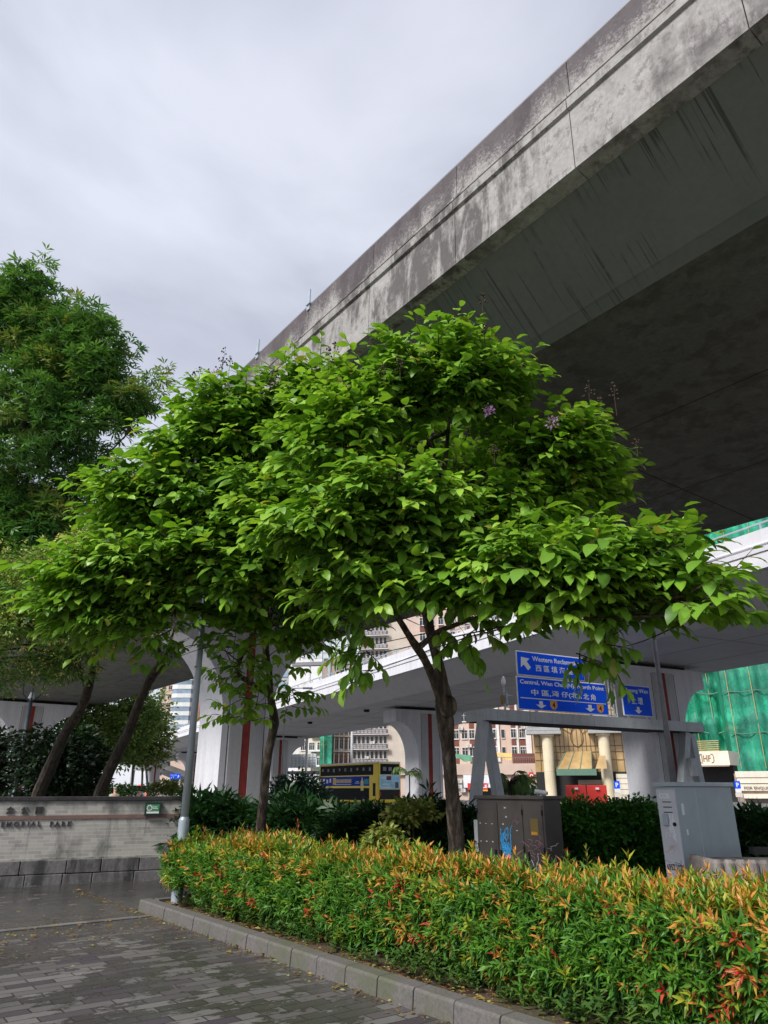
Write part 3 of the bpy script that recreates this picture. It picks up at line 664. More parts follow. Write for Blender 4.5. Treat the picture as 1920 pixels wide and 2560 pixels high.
m.box(hw * -.05, hw * .5, -0.040, -0.036, hh * .62, hh * .67); m.box(hw * -.05, hw * .6, -0.040, -0.036, hh * .50, hh * .55); m.build('print', 'sign_white', plq)

# ================================================================ LAMP POSTS
b = atz(441, 2257, 0.12); print('pole', FA.loc(b))
lp = thing('lamp_post', 'tall grey galvanised lamp post with a thick sleeve at the left end of the hedge', 'lamp post', (b.x, b.y, 0.12))
tz = at(456, 2055, (b.y) / ray(456, 2055).y).z - 0.12
m = MB().lathe(0, 0, [(0.078, 0), (0.078, tz), (0.076, tz + .03), (0.058, tz + .07)], 20); m.build('sleeve', 'galvanised', lp, smooth=False)
m = MB().lathe(0, 0, [(0.058, tz + .06), (0.048, 3.5), (0.038, 5.3)], 18); m.build('shaft', 'galvanised', lp, smooth=True)
m = MB().tube([(0, 0, 5.25), (0, 0, 5.5), (0.05, 0.05, 5.65), (0.5, 0.4, 5.75)], [.036, .034, .03, .028], 10); m.build('arm', 'galvanised', lp, smooth=True)
MB().box(0.4, 0.95, 0.3, 0.52, 5.70, 5.80).build('lamp_head', 'galvanised', lp, bevel=0.03)
MB().box(-0.03, 0.03, -0.090, -0.084, 0.5, 0.72).build('access_door', 'mid_grey_pole', lp)
def street_light(label, px, t, ptop, arm, mat='galvanised', r=0.07):
    b = at(px, HZ, t); o = thing('street_lamp', label, 'street lamp', (b.x, b.y, 0), group='street lamps along the far road')
    top = at(px, ptop, t * 1.0).z
    MB().lathe(0, 0, [(r * 1.5, 0), (r * 1.5, .9), (r, 1.0), (r * .6, top)], 10).build('pole', mat, o, smooth=False)
    MB().tube([(0, 0, top - .1), (arm * .5, 0, top), (arm, 0, top + .02)], [r * .6, r * .5, r * .4], 8).build('arm', mat, o)
    MB().box(arm - .1, arm + .6, -.14, .14, top - .05, top + .08).build('lamp_head', mat, o, bevel=.03)
street_light('slim grey street lamp left of the double-decker bus, between the two front trees', 702, 48, 1708, 1.3, 'mid_grey_pole')
street_light('slim pale street lamp among the trees behind the park wall at the far left', 258, 62, 1768, 1.5)
b = at(1687, HZ, 22)
MBp = MB().lathe(0, 0, [(0.11, 0), (0.085, 4.0), (0.07, 7.2)], 14)
pl_ = thing('steel_pole', 'tall dark grey steel pole behind the light grey cabinet, crossing the sign gantry', 'pole', (b.x, b.y, 0)); MBp.build('shaft', 'mid_grey_pole', pl_, smooth=True)
MB().lathe(0, 0, [(0.16, 0), (0.16, .05)], 12).build('base_plate', 'mid_grey_pole', pl_)
# dark park lantern
b = at(38, HZ, 18.5); hz = at(70, 1740, 18.5).z
ln = thing('park_lantern', 'dark slender park lamp with an open four-armed lantern head, above the wall', 'lantern', (b.x, b.y, 0))
MB().lathe(0, 0, [(.12, 0), (.12, .5), (.075, .6), (.055, hz)], 12).build('pole', 'dark_pole', ln, smooth=True)
m = MB()
for k in range(4):
    t = k * math.pi / 2 + .5; m.tube([(0, 0, hz - .1), (.22 * math.cos(t), .22 * math.sin(t), hz + .15), (.30 * math.cos(t), .30 * math.sin(t), hz + .62)], .018, 6)
m.build('arms', 'dark_pole', ln)
MB().lathe(0, 0, [(.34, hz + .60), (.36, hz + .66), (.1, hz + .85), (.02, hz + .95)], 14).build('lamp_cap', 'dark_pole', ln)
MB().lathe(0, 0, [(.03, hz), (.09, hz + .04), (.04, hz + .2)], 10).build('finial', 'sign_white', ln)

# ================================================================ SIGN GANTRY
P0, P1 = atz(1217, 1801, 4.2), atz(1760, 1832, 4.2)
FG = Frame(P1.x - P0.x, P1.y - P0.y, P0.x, P0.y); LG = (P1 - P0).length
gz1 = FG.hit(1217, 1771, 0)[2]
gan = thing('sign_gantry', 'grey panelled gantry beam on two pairs of splayed legs in front of the white flyover', 'gantry', (P0.x, P0.y, 0), FG.rz)
MB().box(0.02, LG - .02, 0.02, 1.38, 4.2, gz1 - .02).build('beam_core', 'bearing_black', gan)
m = MB(); k = 10
cx_ = [0, .55, 1.05] + [1.05 + (LG - 1.05) * i / k for i in range(1, k + 1)]
for a_, b_ in zip(cx_[:-1], cx_[1:]): m.box(a_ + .008, b_ - .008, -.015, .03, 4.215, gz1)
m.box(-.015, .03, 0, .68, 4.215, gz1); m.box(-.015, .03, .70, 1.38, 4.215, gz1); m.box(0, LG, 0.03, 1.38, gz1 - .02, gz1)
m.build('cladding', 'gantry_grey', gan)
def glx(px, b=0.6): return FG.hit(px, HZ, b)[0]
for tops, bots in (((1208, 1213), (1191, 1243)), ((1711, 1722), (1706, 1752))):
    for tpx, bpx in zip(tops, bots):
        yb = 0.35 if bpx in (1191, 1706) else 1.0
        xt = FG.hit(tpx, 1815, yb)[0]; xb = FG.hit(bpx, HZ, yb)[0]
        xb2 = xt + (xb - xt) * 4.2 / (4.2 - 1.6)
        MB().bar((xt, yb, 4.2), (xb2, yb, -0.02), .36, .36).build('leg', 'gantry_grey', gan)
MB().box(FG.hit(1725, 1900, .2)[0] - .2, FG.hit(1725, 1900, .2)[0] + .25, .0, .2, 2.2, 3.0).build('control_box', 'gantry_grey', gan)
def arrow(mb, cx, cz, w, h, y, ang=0.0):
    pts = [(-.17, .5), (.17, .5), (.17, .0), (.5, .0), (0, -.5), (-.5, 0), (-.17, 0)]
    q = [(cx + w * (a * math.cos(ang) - b * math.sin(ang)), cz + h * (a * math.sin(ang) + b * math.cos(ang))) for a, b in pts]
    tris = [(0, 6, 2, 1), (3, 2, 6, 5, 4)]
    n = len(q); mb.add([(a, y, b) for a, b in q] + [(a, y + .006, b) for a, b in q], [(0, 6, 2, 1), (2, 6, 5, 4), (2, 4, 3)] + [(i, (i + 1) % n, n + (i + 1) % n, n + i) for i in range(n)])
def gsign(label, x0, y0, x1, y1, b):
    q0, q1 = FG.hit(x0, y0, b), FG.hit(x1, y1, b)
    return q0[0], q1[0], q1[2], q0[2]
SB = 0.25
def road_sign(label, xl, xr, zb_, zt_):
    o = thing('road_sign', label, 'road sign', tuple(FG.w((xl + xr) / 2, SB, zb_)), FG.rz, 'blue direction signs on the gantry'); w, h = (xr - xl) / 2, zt_ - zb_
    MB().box(-w, w, 0, .05, 0, h).build('panel', 'sign_white', o, bevel=.03)
    MB().box(-w + .05, w - .05, -.008, 0, .05, h - .05).build('blue_face', 'sign_blue', o, bevel=.0)
    m = MB()
    for xx in (-w * .6, w * .6): m.box(xx - .05, xx + .05, .05, .13, -.12, h * .9)
    m.build('bracket', 'galvanised', o); return o, w, h
def gx(px, py): q = FG.hit(px, py, SB); return q[0], q[2]
# lower wide sign
xl, zt_ = gx(1290, 1688); xr, zb_ = gx(1524, 1791); _, zb0 = gx(1292, 1772); zb_ = (zb_ + zb0) / 2; _, ztr = gx(1522, 1712); zt_ = (zt_ + ztr) / 2
o, w, h = road_sign('wide blue sign reading Central, Wan Chai (N), North Point with two route 4 shields', xl, xr, zb_, zt_)
text('lettering', 'Central, Wan Chai (N), North Point', 'sign_white', o, 0, -.009, h * .74, width=w * 1.86, height=h * .165, depth=.006, bold=.022)
for tx_, fx_, fw_ in (('中 區,', -.71, .42), ('灣 仔(北),', -.27, .66), ('北 角', .43, .28)): text('lettering', tx_, 'sign_white', o, w * fx_, -.009, h * .44, width=w * fw_, height=h * .20, depth=.006, bold=.016, align='LEFT')
MB().box(-w * .94, w * .94, -.014, -.008, h * .345, h * .37).build('line', 'sign_white', o)
m = MB(); arrow(m, -w * .52, h * .185, w * .22, h * .22, -.015); arrow(m, w * .56, h * .185, w * .22, h * .22, -.015); m.build('arrow', 'sign_white', o)
for xx in (-w * .25, w * .80):
    sw, sh = w * .075, h * .13; cz_ = h * .20
    prof = [(xx - sw, cz_ + sh), (xx + sw, cz_ + sh), (xx + sw, cz_ - sh * .2), (xx + sw * .6, cz_ - sh * .8), (xx, cz_ - sh * 1.05), (xx - sw * .6, cz_ - sh * .8), (xx - sw, cz_ - sh * .2)]
    s_ = MB().prism(prof, -.013, -.008, 'y').build('route_shield', 'shield_orange', o)
    text('number', '4', 'sign_black', s_, xx, -.0135, cz_ - sh * .6, height=sh * 1.3, depth=.004, bold=.02)
# upper sign
xl1, zt1 = gx(1289, 1623); xr1, _ = gx(1462, 1690); _, zb1 = gx(1290, 1684)
o, w, h = road_sign('blue sign with a slanted white arrow, half covered by leaves above the wide sign', xl1, xr1, zt_ + .03, zt1 - .04)
text('lettering', 'Western Reclamation', 'sign_white', o, w * .17, -.009, h * .63, width=w * 1.45, height=h * .2, depth=.006, bold=.022)
text('lettering', '西 區 填 海 區', 'sign_white', o, w * .08, -.009, h * .22, width=w * 1.1, height=h * .28, depth=.006, bold=.016)
m = MB(); arrow(m, -w * .76, h * .52, w * .34, h * .60, -.015, R(180 + 40)); m.build('arrow', 'sign_white', o)
# small sign
xl2, zt2 = gx(1551, 1709); xr2, zb2 = gx(1634, 1795)
_, ztr = gx(1630, 1718); _, zbl = gx(1557, 1787)
o, w, h = road_sign('narrow blue sign reading Sheung Wan with one downward arrow, right of the wide sign', xl2, xr2, (zb2 + zbl) / 2, (zt2 + ztr) / 2)
text('lettering', 'Sheung Wan', 'sign_white', o, 0, -.009, h * .72, width=w * 1.62, height=h * .17, depth=.006, bold=.022)
text('lettering', '上 環', 'sign_white', o, 0, -.009, h * .38, width=w * .78, height=h * .23, depth=.006, bold=.016)
m = MB(); arrow(m, 0, h * .19, w * .5, h * .22, -.015); m.build('arrow', 'sign_white', o)
# lattice between the signs
xm = gx(1538, 1750)[0]
lat = thing('lattice_ladder', 'pale steel lattice between the wide blue sign and the narrow one', 'steel lattice', tuple(FG.w(xm, .5, gz1)), FG.rz)
m = MB()
for xx in (-.28, -.08, .12, .3): m.bar((xx, 0, 0), (xx, 0, 1.75), .045)
m.build('upright', 'sign_white', lat); m = MB()
for k in range(7): m.bar((-.3, .03, .12 + k * .26), (.32, .03, .12 + k * .26), .04)
m.build('rung', 'galvanised', lat)
# camera mast left of the signs
xm = gx(1266, 1760)[0]
cm = thing('camera_mast', 'thin mast with a domed camera and junction boxes, left of the wide blue sign', 'camera mast', tuple(FG.w(xm, .35, gz1)), FG.rz); hm = gx(1266, 1690)[1] - gz1
MB().lathe(0, 0, [(.045, 0), (.035, hm * .8)], 10).build('mast', 'galvanised', cm)
MB().lathe(0, 0, [(.05, hm * .74), (.10, hm * .78), (.10, hm * .86), (.06, hm * .95), (.02, hm)], 12).build('camera_dome', 'sign_white', cm, smooth=True)
m = MB().box(-.16, -.04, -.08, .08, hm * .18, hm * .45).build('junction_box', 'label_brass', cm, bevel=.01)
MB().box(.02, .12, -.08, .05, hm * .2, hm * .55).build('control_unit', 'galvanised', cm, bevel=.01)
m = MB(); m.bar((0, 0, hm * .48), (.45, 0, hm * .44), .05); m.bar((0, 0, hm * .12), (.45, 0, hm * .1), .05); m.build('bracket', 'galvanised', cm)

# ================================================================ CABINETS, PLANTER
def cabinet(name, label, b0, px_l, px_r, py_top, depth, mat_front, mat_side, lid):
    al, _, _ = FA.hit(px_l, py_top, b0); ar, _, zt_ = FA.hit(px_r, py_top, b0)
    L = ar - al
    o = thing(name, label, 'utility cabinet', tuple(FA.w(al, b0, 0.12)), FA.rz); h = zt_ - 0.12 - 0.05
    return o, L, h, al
o, L, h, al = cabinet('utility_cabinet', 'dark brown steel utility cabinet with graffiti on its doors, behind the hedge', 8.2, 1190, 1357, 1990, .36, '', '', 0)
MB().box(0, L, 0, .36, 0, h).build('body', 'cabinet_brown', o, bevel=.008)
MB().box(-.03, L + .03, -.03, .39, h + .002, h + .05).build('lid', 'cabinet_brown', o, bevel=.008)
doors = [(0.03, L * .335 - .008), (L * .335 + .008, L * .705 - .008), (L * .73 + .008, L - .03)]
for i, (a_, b_) in enumerate(doors):
    d_ = MB().box(a_, b_, -.014, 0, .04, h - .06).build('door', 'cabinet_brown', o, bevel=.004)
    hg = a_ if i == 0 else b_
    for zz_ in (.2, .5, .85): MB().lathe(hg, -.018, [(.009, h * zz_), (.009, h * zz_ + .07)], 8).build('hinge', 'bearing_black', d_)
    hx = b_ - .05 if i == 0 else a_ + .045
    m = MB().box(hx - .012, hx + .012, -.04, -.014, h * .42, h * .50); m.build('handle', 'bearing_black', d_)
MB().box(doors[2][0] + .10, doors[2][0] + .24, -.019, -.014, h * .66, h * .82).build('notice', 'label_brass', o)
MB().box(doors[2][0] + .11, doors[2][0] + .22, -.022, -.019, h * .665, h * .695).build('notice_strip', 'shield_orange', o)
MB().box(-.16, 0.0, .08, .20, h * .45, h * .78).build('side_box', 'sign_white', o, bevel=.006)
m = MB()
for (x, z) in [(x, z) for z in (.12, .30, .52, .72) for x in (.07, .19, .32)] + [(.62, .80), (.55, .72), (.82, .66), (.60, .9)]:
    xx = x / 1.36 * L * 1.0; zz = h * (z * .9 + .1); m.box(xx, xx + rnd.uniform(.02, .035), -.0165, -.0145, zz, zz + rnd.uniform(.008, .02))
m.build('paper_scraps', 'sign_white', o)
def scrawl(mb, cx, cz, w, h_, n, y, r_, seed, plane='y'):
    q = random.Random(seed)
    for _ in range(n):
        p = []; x, z = cx + q.uniform(-.5, .5) * w, cz + q.uniform(-.5, .5) * h_; an = q.uniform(0, 6.3)
        for k in range(9):
            p.append((x, z)); an += q.uniform(-1.1, 1.3); x += math.cos(an) * w * .09; z += math.sin(an) * h_ * .11
        P = [((a, y, c) if plane == 'y' else (y, a, c)) for a, c in p]
        mb.tube(P, r_, 5)
m = MB(); cx0 = L * .43; scrawl(m, cx0 + .02, h * .58, .20, .26, 22, -.0145, .007, 3)
for k in range(7): xx = cx0 - .08 + k * .03 + rnd.uniform(-.008, .008); m.tube([(xx, -.0145, h * .55), (xx + .002, -.0145, h * rnd.uniform(.03, .38))], [.006, .004], 5)
m.build('blue_graffiti', 'spray_blue', o)
m = MB(); scrawl(m, L * .86, h * .52, .24, .16, 10, -.0145, .004, 5); scrawl(m, L * .62, h * .78, .1, .1, 5, -.0145, .002, 8); m.build('pink_graffiti', 'spray_pink', o)
m = MB(); scrawl(m, L * .85, h * .32, .14, .2, 9, -.0145, .004, 9); m.build('white_graffiti', 'spray_white', o)
m = MB(); scrawl(m, .14, h * .30, .16, .3, 5, L + .001, .003, 12, 'x'); scrawl(m, .12, h * .55, .16, .06, 4, L + .001, .003, 13, 'x'); m.build('white_graffiti', 'spray_white', o)
cb_, b0 = o, 8.2
# white floodlight-like device behind the brown cabinet
q = at(1352, 1983, 13.5)
sc_ = thing('security_camera', 'small white bullet camera on a stub above the right end of the brown cabinet', 'camera', (q.x, q.y, 0))
MB().lathe(0, 0, [(.035, 0), (.02, q.z)], 8).build('post', 'sign_white', sc_)
MB().tube([(-.11, 0, q.z + .03), (.10, 0, q.z - .0)], [.045, .045], 12).build('housing', 'sign_white', sc_)
MB().tube([(.10, 0, q.z), (.13, 0, q.z)], [.03, .03], 10).build('lens', 'bearing_black', sc_)

o, L, h, al = cabinet('utility_cabinet', 'tall light grey steel utility cabinet with a padlocked narrow end, right of the clipped bush', 8.0, 1638, 1685, 1955, 1.2, '', '', 0)
D = FA.loc(at(1825, 1960, 1))[1]
ar = al + L; rr_ = ray(1825, 1960); t = (ar) / rr_.dot(FA.d); D = rr_.dot(FA.n) * t - 8.0
MB().box(0, L, .002, D, 0, h).build('body', 'cabinet_grey', o, bevel=.006)
MB().box(.004, L - .004, -.016, 0, .03, h - .03).build('door', 'cabinet_grey_light', o, bevel=.004)
MB().box(-.02, L + .03, -.04, D + .03, h + .002, h + .05).build('lid', 'cabinet_grey', o, bevel=.006)
m = MB()
for k in range(3): m.box(L * .3, L * .75, -.020, -.016, h - .17 - k * .055, h - .16 - k * .055)
m.build('vent_slots', 'bearing_black', o)
MB().box(L * .26, L * .5, -.05, -.016, h - .42, h - .29).build('lock', 'galvanised', o, bevel=.01)
m = MB().tube([(L * .78, -.022, h - .40), (L * .78, -.016, h - .40)], .022, 12).build('badge', 'bearing_black', o)
text('graffiti_lettering', 'COB', 'spray_white', o, L * .42, -.017, h - .13, width=L * .55, height=.06, depth=.002, bold=.05)
text('handwriting', '6952 1028', 'ink_black', o, L * .53, -.017, h * .42, width=L * .86, height=.065, depth=.002, bold=.02)
m = MB(); scrawl(m, L * .5, h * .46, L * .5, .06, 9, -.0165, .0016, 22); m.build('handwriting', 'ink_black', o)
m = MB(); scrawl(m, L * .55, h * .70, L * .55, .16, 12, -.0165, .0045, 24); scrawl(m, L * .5, h * .55, L * .3, .05, 3, -.0165, .002, 28); m.build('white_graffiti', 'spray_white', o)
m = MB(); scrawl(m, L * .55, h * .575, L * .55, .06, 7, -.0165, .002, 25); m.build('orange_graffiti', 'spray_orange', o)
MB().box(L, L + .003, D * .33, D * .335, .02, h - .02).build('seam', 'cabinet_grey_light', o)
m = MB(); m.box(L, L + .002, .08, .13, h * .80, h * .88); m.box(L, L + .002, .12, .15, h * .66, h * .70); m.build('sticker_remains', 'spray_white', o)
# ribbed concrete planter
q0 = at(1781, 2150, 7.0); q1 = at(2060, 2160, 6.9); FP = Frame(q1.x - q0.x, q1.y - q0.y, q0.x, q0.y); h = q0.z - .12
pln = thing('concrete_planter', 'ribbed grey concrete planter behind the hedge at the right edge of the picture', 'planter', (q0.x, q0.y, .12), FP.rz)
m = MB().box(.03, 2.2, .06, .75, 0, h - .03); x = .06
while x < 2.2: m.lathe(x, .06, [(.052, 0), (.052, h - .03), (.035, h)], 10); x += .112
y = .15
while y < .75: m.lathe(.03, y, [(.05, 0), (.05, h - .03), (.03, h)], 10); y += .112
m.build('ribbed_side', 'ribbed_concrete', pln)
MB().box(.75, 2.6, .95, 1.1, h - .02, h + .05).build('rim', 'coping_dark', pln)

# ================================================================ BUILDINGS ACROSS THE ROAD
plain('glass_dark', (0.04, 0.045, 0.05), 0.15, var=0.7, scale=0.9, spec=0.4); plain('glass_blue', (0.22, 0.30, 0.38), 0.15, var=0.4, scale=0.3, spec=0.8); plain('glass_gold', (0.50, 0.33, 0.14), 0.25, 0.1, var=0.4, scale=0.25, spec=0.8)
for k, c_ in {'wall_beige': (.52, .47, .41), 'wall_cream': (.62, .55, .44), 'wall_pink': (.56, .43, .36), 'wall_white': (.66, .66, .66), 'wall_grey': (.36, .36, .37), 'balcony_purple': (.13, .10, .12), 'spandrel_brown': (.16, .06, .045),
              'brick_red': (.36, .17, .13), 'wall_brownish': (.33, .25, .20), 'cream_stone': (.70, .60, .42), 'cornice_grey': (.36, .36, .36), 'trim_green': (.11, .20, .15), 'shop_white': (.72, .73, .76), 'shop_cream': (.72, .66, .55)}.items():
    plain(k, c_, 0.75, var=0.12, scale=0.5, streak=0.25)
plain('sign_red', (0.55, 0.03, 0.03), 0.5, var=.05); plain('awning_green', (.10, .26, .17), .7); plain('awning_yellow', (.6, .42, .16), .8); plain('letter_brown', (.13, .08, .05), .5); plain('gold_letter', (.28, .18, .08), .5)
plain('aircon_white', (.6, .6, .58), .5); plain('laundry', (.6, .6, .62), .9); plain('bamboo', (.42, .33, .15), .8); plain('barrier_red', (.6, .04, .03), .4, var=.08)
def bld(name, label, xl, xr, tl, tr, depth, top, mat, cat='building'):
    a, b = at(xl, HZ, tl), at(xr, HZ, tr); Fr = Frame(b.x - a.x, b.y - a.y, a.x, a.y); W = math.hypot(b.x - a.x, b.y - a.y)
    o = thing(name, label, cat, (a.x, a.y, 0), Fr.rz); MB().box(0, W, 0, depth, -.05, top).build('wall', mat, o)
    return o, Fr, W
WIN = {}
def win_mesh(w, h, kind, glass, frame):
    k = (round(w, 2), round(h, 2), kind, glass, frame)
    if k not in WIN:
        m = MB(); f = min(.09, w * .08)
        m.box(0, w, -.03, .02, 0, h, 1)
        m.box(-f, 0, -.12, .02, -f, h + f, 0); m.box(w, w + f, -.12, .02, -f, h + f, 0); m.box(0, w, -.12, .02, h, h + f, 0); m.box(-f, w + f, -.22, .02, -f * 2, 0, 0)
        for i in range(1, kind): m.box(w * i / kind - f * .35, w * i / kind + f * .35, -.07, -.03, 0, h, 0)
        if kind > 1: m.box(0, w, -.065, -.03, h * .68, h * .68 + f * .5, 0)
        o = m.build('window', [frame, glass], None); C.objects.unlink(o); WIN[k] = o.data; bpy.data.objects.remove(o)
    return WIN[k]
def windows(o, x0, dx, nx, z0, dz, nz, w, h, kind=2, glass='glass_dark', frame='wall_white', y=0.0, skip=0.0):
    me = win_mesh(w, h, kind, glass, frame)
    for i in range(nx):
        for j in range(nz):
            if rnd.random() < skip: continue
            q = bpy.data.objects.new('window', me); link(q, o); q.location = (x0 + i * dx, y, z0 + j * dz)
def aircons(o, spots):
    for x, z in spots:
        m = MB(); m.box(x, x + .8, -.55, -.02, z, z + .55); m.box(x + .1, x + .5, -.56, -.55, z + .08, z + .47, 1)
        m.build('air_conditioner', ['aircon_white', 'wall_grey'], o)
def zz(Fr, px, py, b=0): return Fr.hit(px, py, b)[2]
def xx_(Fr, px, py=1900, b=0): return Fr.hit(px, py, b)[0]
# 1 block with purple balconies + blank gable
o, Fr, W = bld('apartment_block', 'beige apartment block with dark purple balcony fronts and a blank side, behind the bus', 876, 1032, 150, 148, 16, 46, 'wall_beige')
xe = xx_(Fr, 972)
m = MB(); nfl = 14
for j in range(nfl):
    z = 3.6 + j * 3.05
    b_ = MB().box(.2, xe, -1.0, 0, z - .15, z + .02).box(.2, xe, -1.0, -.9, z, z + .85, 1).build('balcony', ['wall_white', 'balcony_purple'], o)
    q = MB()
    for k in range(9): q.box(.6 + k * (xe - .8) / 9, .6 + k * (xe - .8) / 9 + .62, -1.03, -1.0, z + .15, z + .42); q.box(.6 + k * (xe - .8) / 9, .6 + k * (xe - .8) / 9 + .62, -1.03, -1.0, z + .5, z + .74)
    q.build('opening', 'wall_grey', b_)
    windows(o, .5, .95, int((xe - .6) / .95), z + 1.1, 3, 1, .62, 1.5, 1, 'glass_dark', 'wall_white')
aircons(o, [(rnd.uniform(1, xe - 1), 4.6 + 3.05 * k) for k in range(12)])
# 2 brown block with deep frames
o, Fr, W = bld('apartment_block', 'narrow brownish block with deep window frames, between green netting and purple balconies', 828, 876, 149, 150, 14, 30, 'wall_brownish')
for j in range(8):
    z = 3.2 + j * 3.1; MB().box(.1, W - .1, -.7, 0, z - .3, z - .02).build('ledge', 'wall_beige', o)
    for k in range(4): MB().box(.3 + k * W / 4 - .12, .3 + k * W / 4 + .12, -.7, 0, z, z + 2.6).build('fin', 'wall_beige', o)
    windows(o, .55, W / 4, 4, z + .3, 3, 1, .75, 1.9, 2, 'spandrel_brown' if j % 2 else 'glass_dark', 'wall_beige', y=-.1)
aircons(o, [(.3 + k * 1.1, 6.1 + (k % 2) * 3.1) for k in range(4)])
# 3 white low flats left of the net
o, Fr, W = bld('apartment_block', 'cream and white low flats with blue-grey awnings, behind the back of the lower sign panel', 742, 806, 152, 150, 12, 24, 'wall_cream')
windows(o, .6, 2.0, 3, 3.4, 3.1, 7, 1.3, 1.5, 3, 'glass_dark', 'wall_white')
for j in range(7): MB().box(W * .5, W - .1, -.9, 0, 3.0 + j * 3.1, 3.25 + j * 3.1).build('ledge', 'wall_white', o)
aircons(o, [(1.2, 5.3), (1.4, 8.4), (3.5, 8.4), (1.0, 11.5)])
# green netting piece
def net_mat():
    m, nt, b, o = new_mat('green_net')
    v = noise(nt, o, 1.1, 4, 0.6, (1, 1, 0.06)); big = noise(nt, o, 0.12, 5, 0.65, dist=0.5); fl = noise(nt, o, 0.33, 3, .5, (.15, .15, 1))
    c = ramp(nt, v, [(0.3, (0.006, 0.20, 0.11)), (0.5, (0.012, 0.36, 0.20)), (0.72, (0.05, 0.50, 0.30))])
    c = mix(nt, ramp(nt, big, [(0.40, g(0)), (0.56, g(0.8))]), c, (0.012, 0.13, 0.09)); dark_line = noise(nt, o, .5, 7, .75, (1, 1, .4), 1.2); c = mix(nt, ramp(nt, dark_line, [(0.50, g(0)), (0.53, g(.6)), (0.56, g(0))]), c, (0.004, 0.05, 0.035))  # darker patches put the shade of wrinkles into the net colour
    c = mix(nt, ramp(nt, fl, [(0.58, g(0)), (0.66, g(0.35))]), c, (0.30, 0.30, 0.14))
    nt.links.new(c, b.inputs['Base Color']); b.inputs['Roughness'].default_value = 0.7
net_mat()
def net_block(label, xl, xr, tl, tr, depth, top, poles=True, z0=0.0, folds=0.35, name='scaffolded_building'):
    a, b = at(xl, HZ, tl), at(xr, HZ, tr); Fr = Frame(b.x - a.x, b.y - a.y, a.x, a.y); W = math.hypot(b.x - a.x, b.y - a.y)
    o = thing(name, label, 'scaffolding', (a.x, a.y, 0), Fr.rz)
    MB().box(.6, W - .6, 1.2, depth, 0, top - .5).build('building', 'wall_beige', o)
    m = MB(); nx, nz = int(W * 3), int((top - z0) * 1.2)
    ph = [rnd.uniform(0, 6) for _ in range(8)]
    for i in range(nx + 1):
        for j in range(nz + 1):
            x, z = W * i / nx, z0 + (top - z0) * j / nz
            saw = (z % 6.2) / 6.2
            y = folds * (.5 * math.sin(x * 2.1 + ph[0] + math.sin(z * .3)) + .35 * math.sin(x * 4.7 + ph[1] + z * .15) * saw + .3 * math.sin(x * .7 + z * .5 + ph[2])) - folds * saw * 1.2
            m.V.append((x, y, z))
    for i in range(nx):
        for j in range(nz): k = i * (nz + 1) + j; m.F.append((k, k + nz + 1, k + nz + 2, k + 1)); m.M.append(0)
    m.build('netting', 'green_net', o, smooth=True)
    m = MB(); m.box(-.02, .1, 0, depth, z0, top); m.box(W - .1, W, 0, depth, z0, top); m.box(0, W, .3, depth, top - .3, top); m.build('side_netting', 'green_net', o)
    if poles:
        m = MB(); x = .8
        while x < W: m.tube([(x, -.75 * folds - .25, z0 + 1), (x + rnd.uniform(-.2, .2), -.75 * folds - .25, top + .6)], .055, 5); x += rnd.uniform(2.2, 4.6)
        m.build('bamboo_pole', 'bamboo', o)
    m = MB(); z = z0 + 6.2
    while z < top - 1:      # ropes where one sheet of netting is tied to the next, sagging between ties
        pts = []; x = 0.0
        while x < W: pts.append((x, -folds * 1.1 - .1, z - .55 * folds * abs(math.sin(x * .62 + z)))); x += .8
        if len(pts) > 2: MB().tube(pts, .05 + .05 * folds, 5).build('tie_rope', 'trim_green', o)
        z += 6.2
    return o, Fr, W
net_block('slim green scaffold netting just left of the narrow brown block above the bus', 797, 827, 146, 146, 6, 22, True)
# 4 glass and tiled towers further left, behind the white flyover
o, Fr, W = bld('office_tower', 'white and blue banded office tower rising behind the sign panel above the white flyover', 640, 800, 230, 225, 30, 75, 'wall_grey')
for j in range(20): MB().box(0.5, W * .42, -.25, 0, 10 + j * 3.4, 11.6 + j * 3.4).build('glazing', 'glass_blue', o)
MB().box(W * .44, W - .5, -.2, 0, 2, 74).build('pale_panel', 'wall_white', o)
o, Fr, W = bld('apartment_tower', 'brown and purple tower seen just above the white flyover behind the tree trunk', 1020, 1062, 190, 190, 15, 62, 'balcony_purple')
windows(o, .6, 1.6, 3, 20, 3.1, 12, .9, 1.5, 2); aircons(o, [(.8 + (k % 3) * 1.4, 24 + k * 3.1) for k in range(10)])
# 5 far left tower with curved bays
o, Fr, W = bld('apartment_tower', 'tall tower with white window bays and red brick strips beside the lamp post', 372, 560, 250, 250, 30, 95, 'wall_pink')
xa_, xb_ = xx_(Fr, 412), xx_(Fr, 472)
m = MB()
for j in range(24):
    z = 14 + j * 3.15
    prof = [(xa_, 0), (xa_ + .8, -1.6), (xa_ + 2.4, -2.2), (xb_ - 1.0, -2.2), (xb_, 0)]
    MB().prism(prof, z, z + 1.5, 'z').build('bay', 'wall_white', o)
    MB().prism([(a + (.15 if a < (xa_ + xb_) / 2 else -.15), b * .93) for a, b in prof], z + 1.5, z + 3.15, 'z').build('bay_window', 'glass_blue', o)
MB().box(xb_ + .3, xb_ + 2.2, -.3, 0, 5, 94).build('brick_strip', 'brick_red', o); MB().box(xb_ + 5, xb_ + 6.5, -.3, 0, 5, 94).build('brick_strip', 'brick_red', o)
windows(o, xb_ + 2.8, 2.2, 1, 14, 3.15, 24, 1.5, 1.6, 2, 'glass_blue'); windows(o, .8, 2.4, 2, 14, 3.15, 24, 1.3, 1.4, 2, 'glass_dark', 'wall_pink')
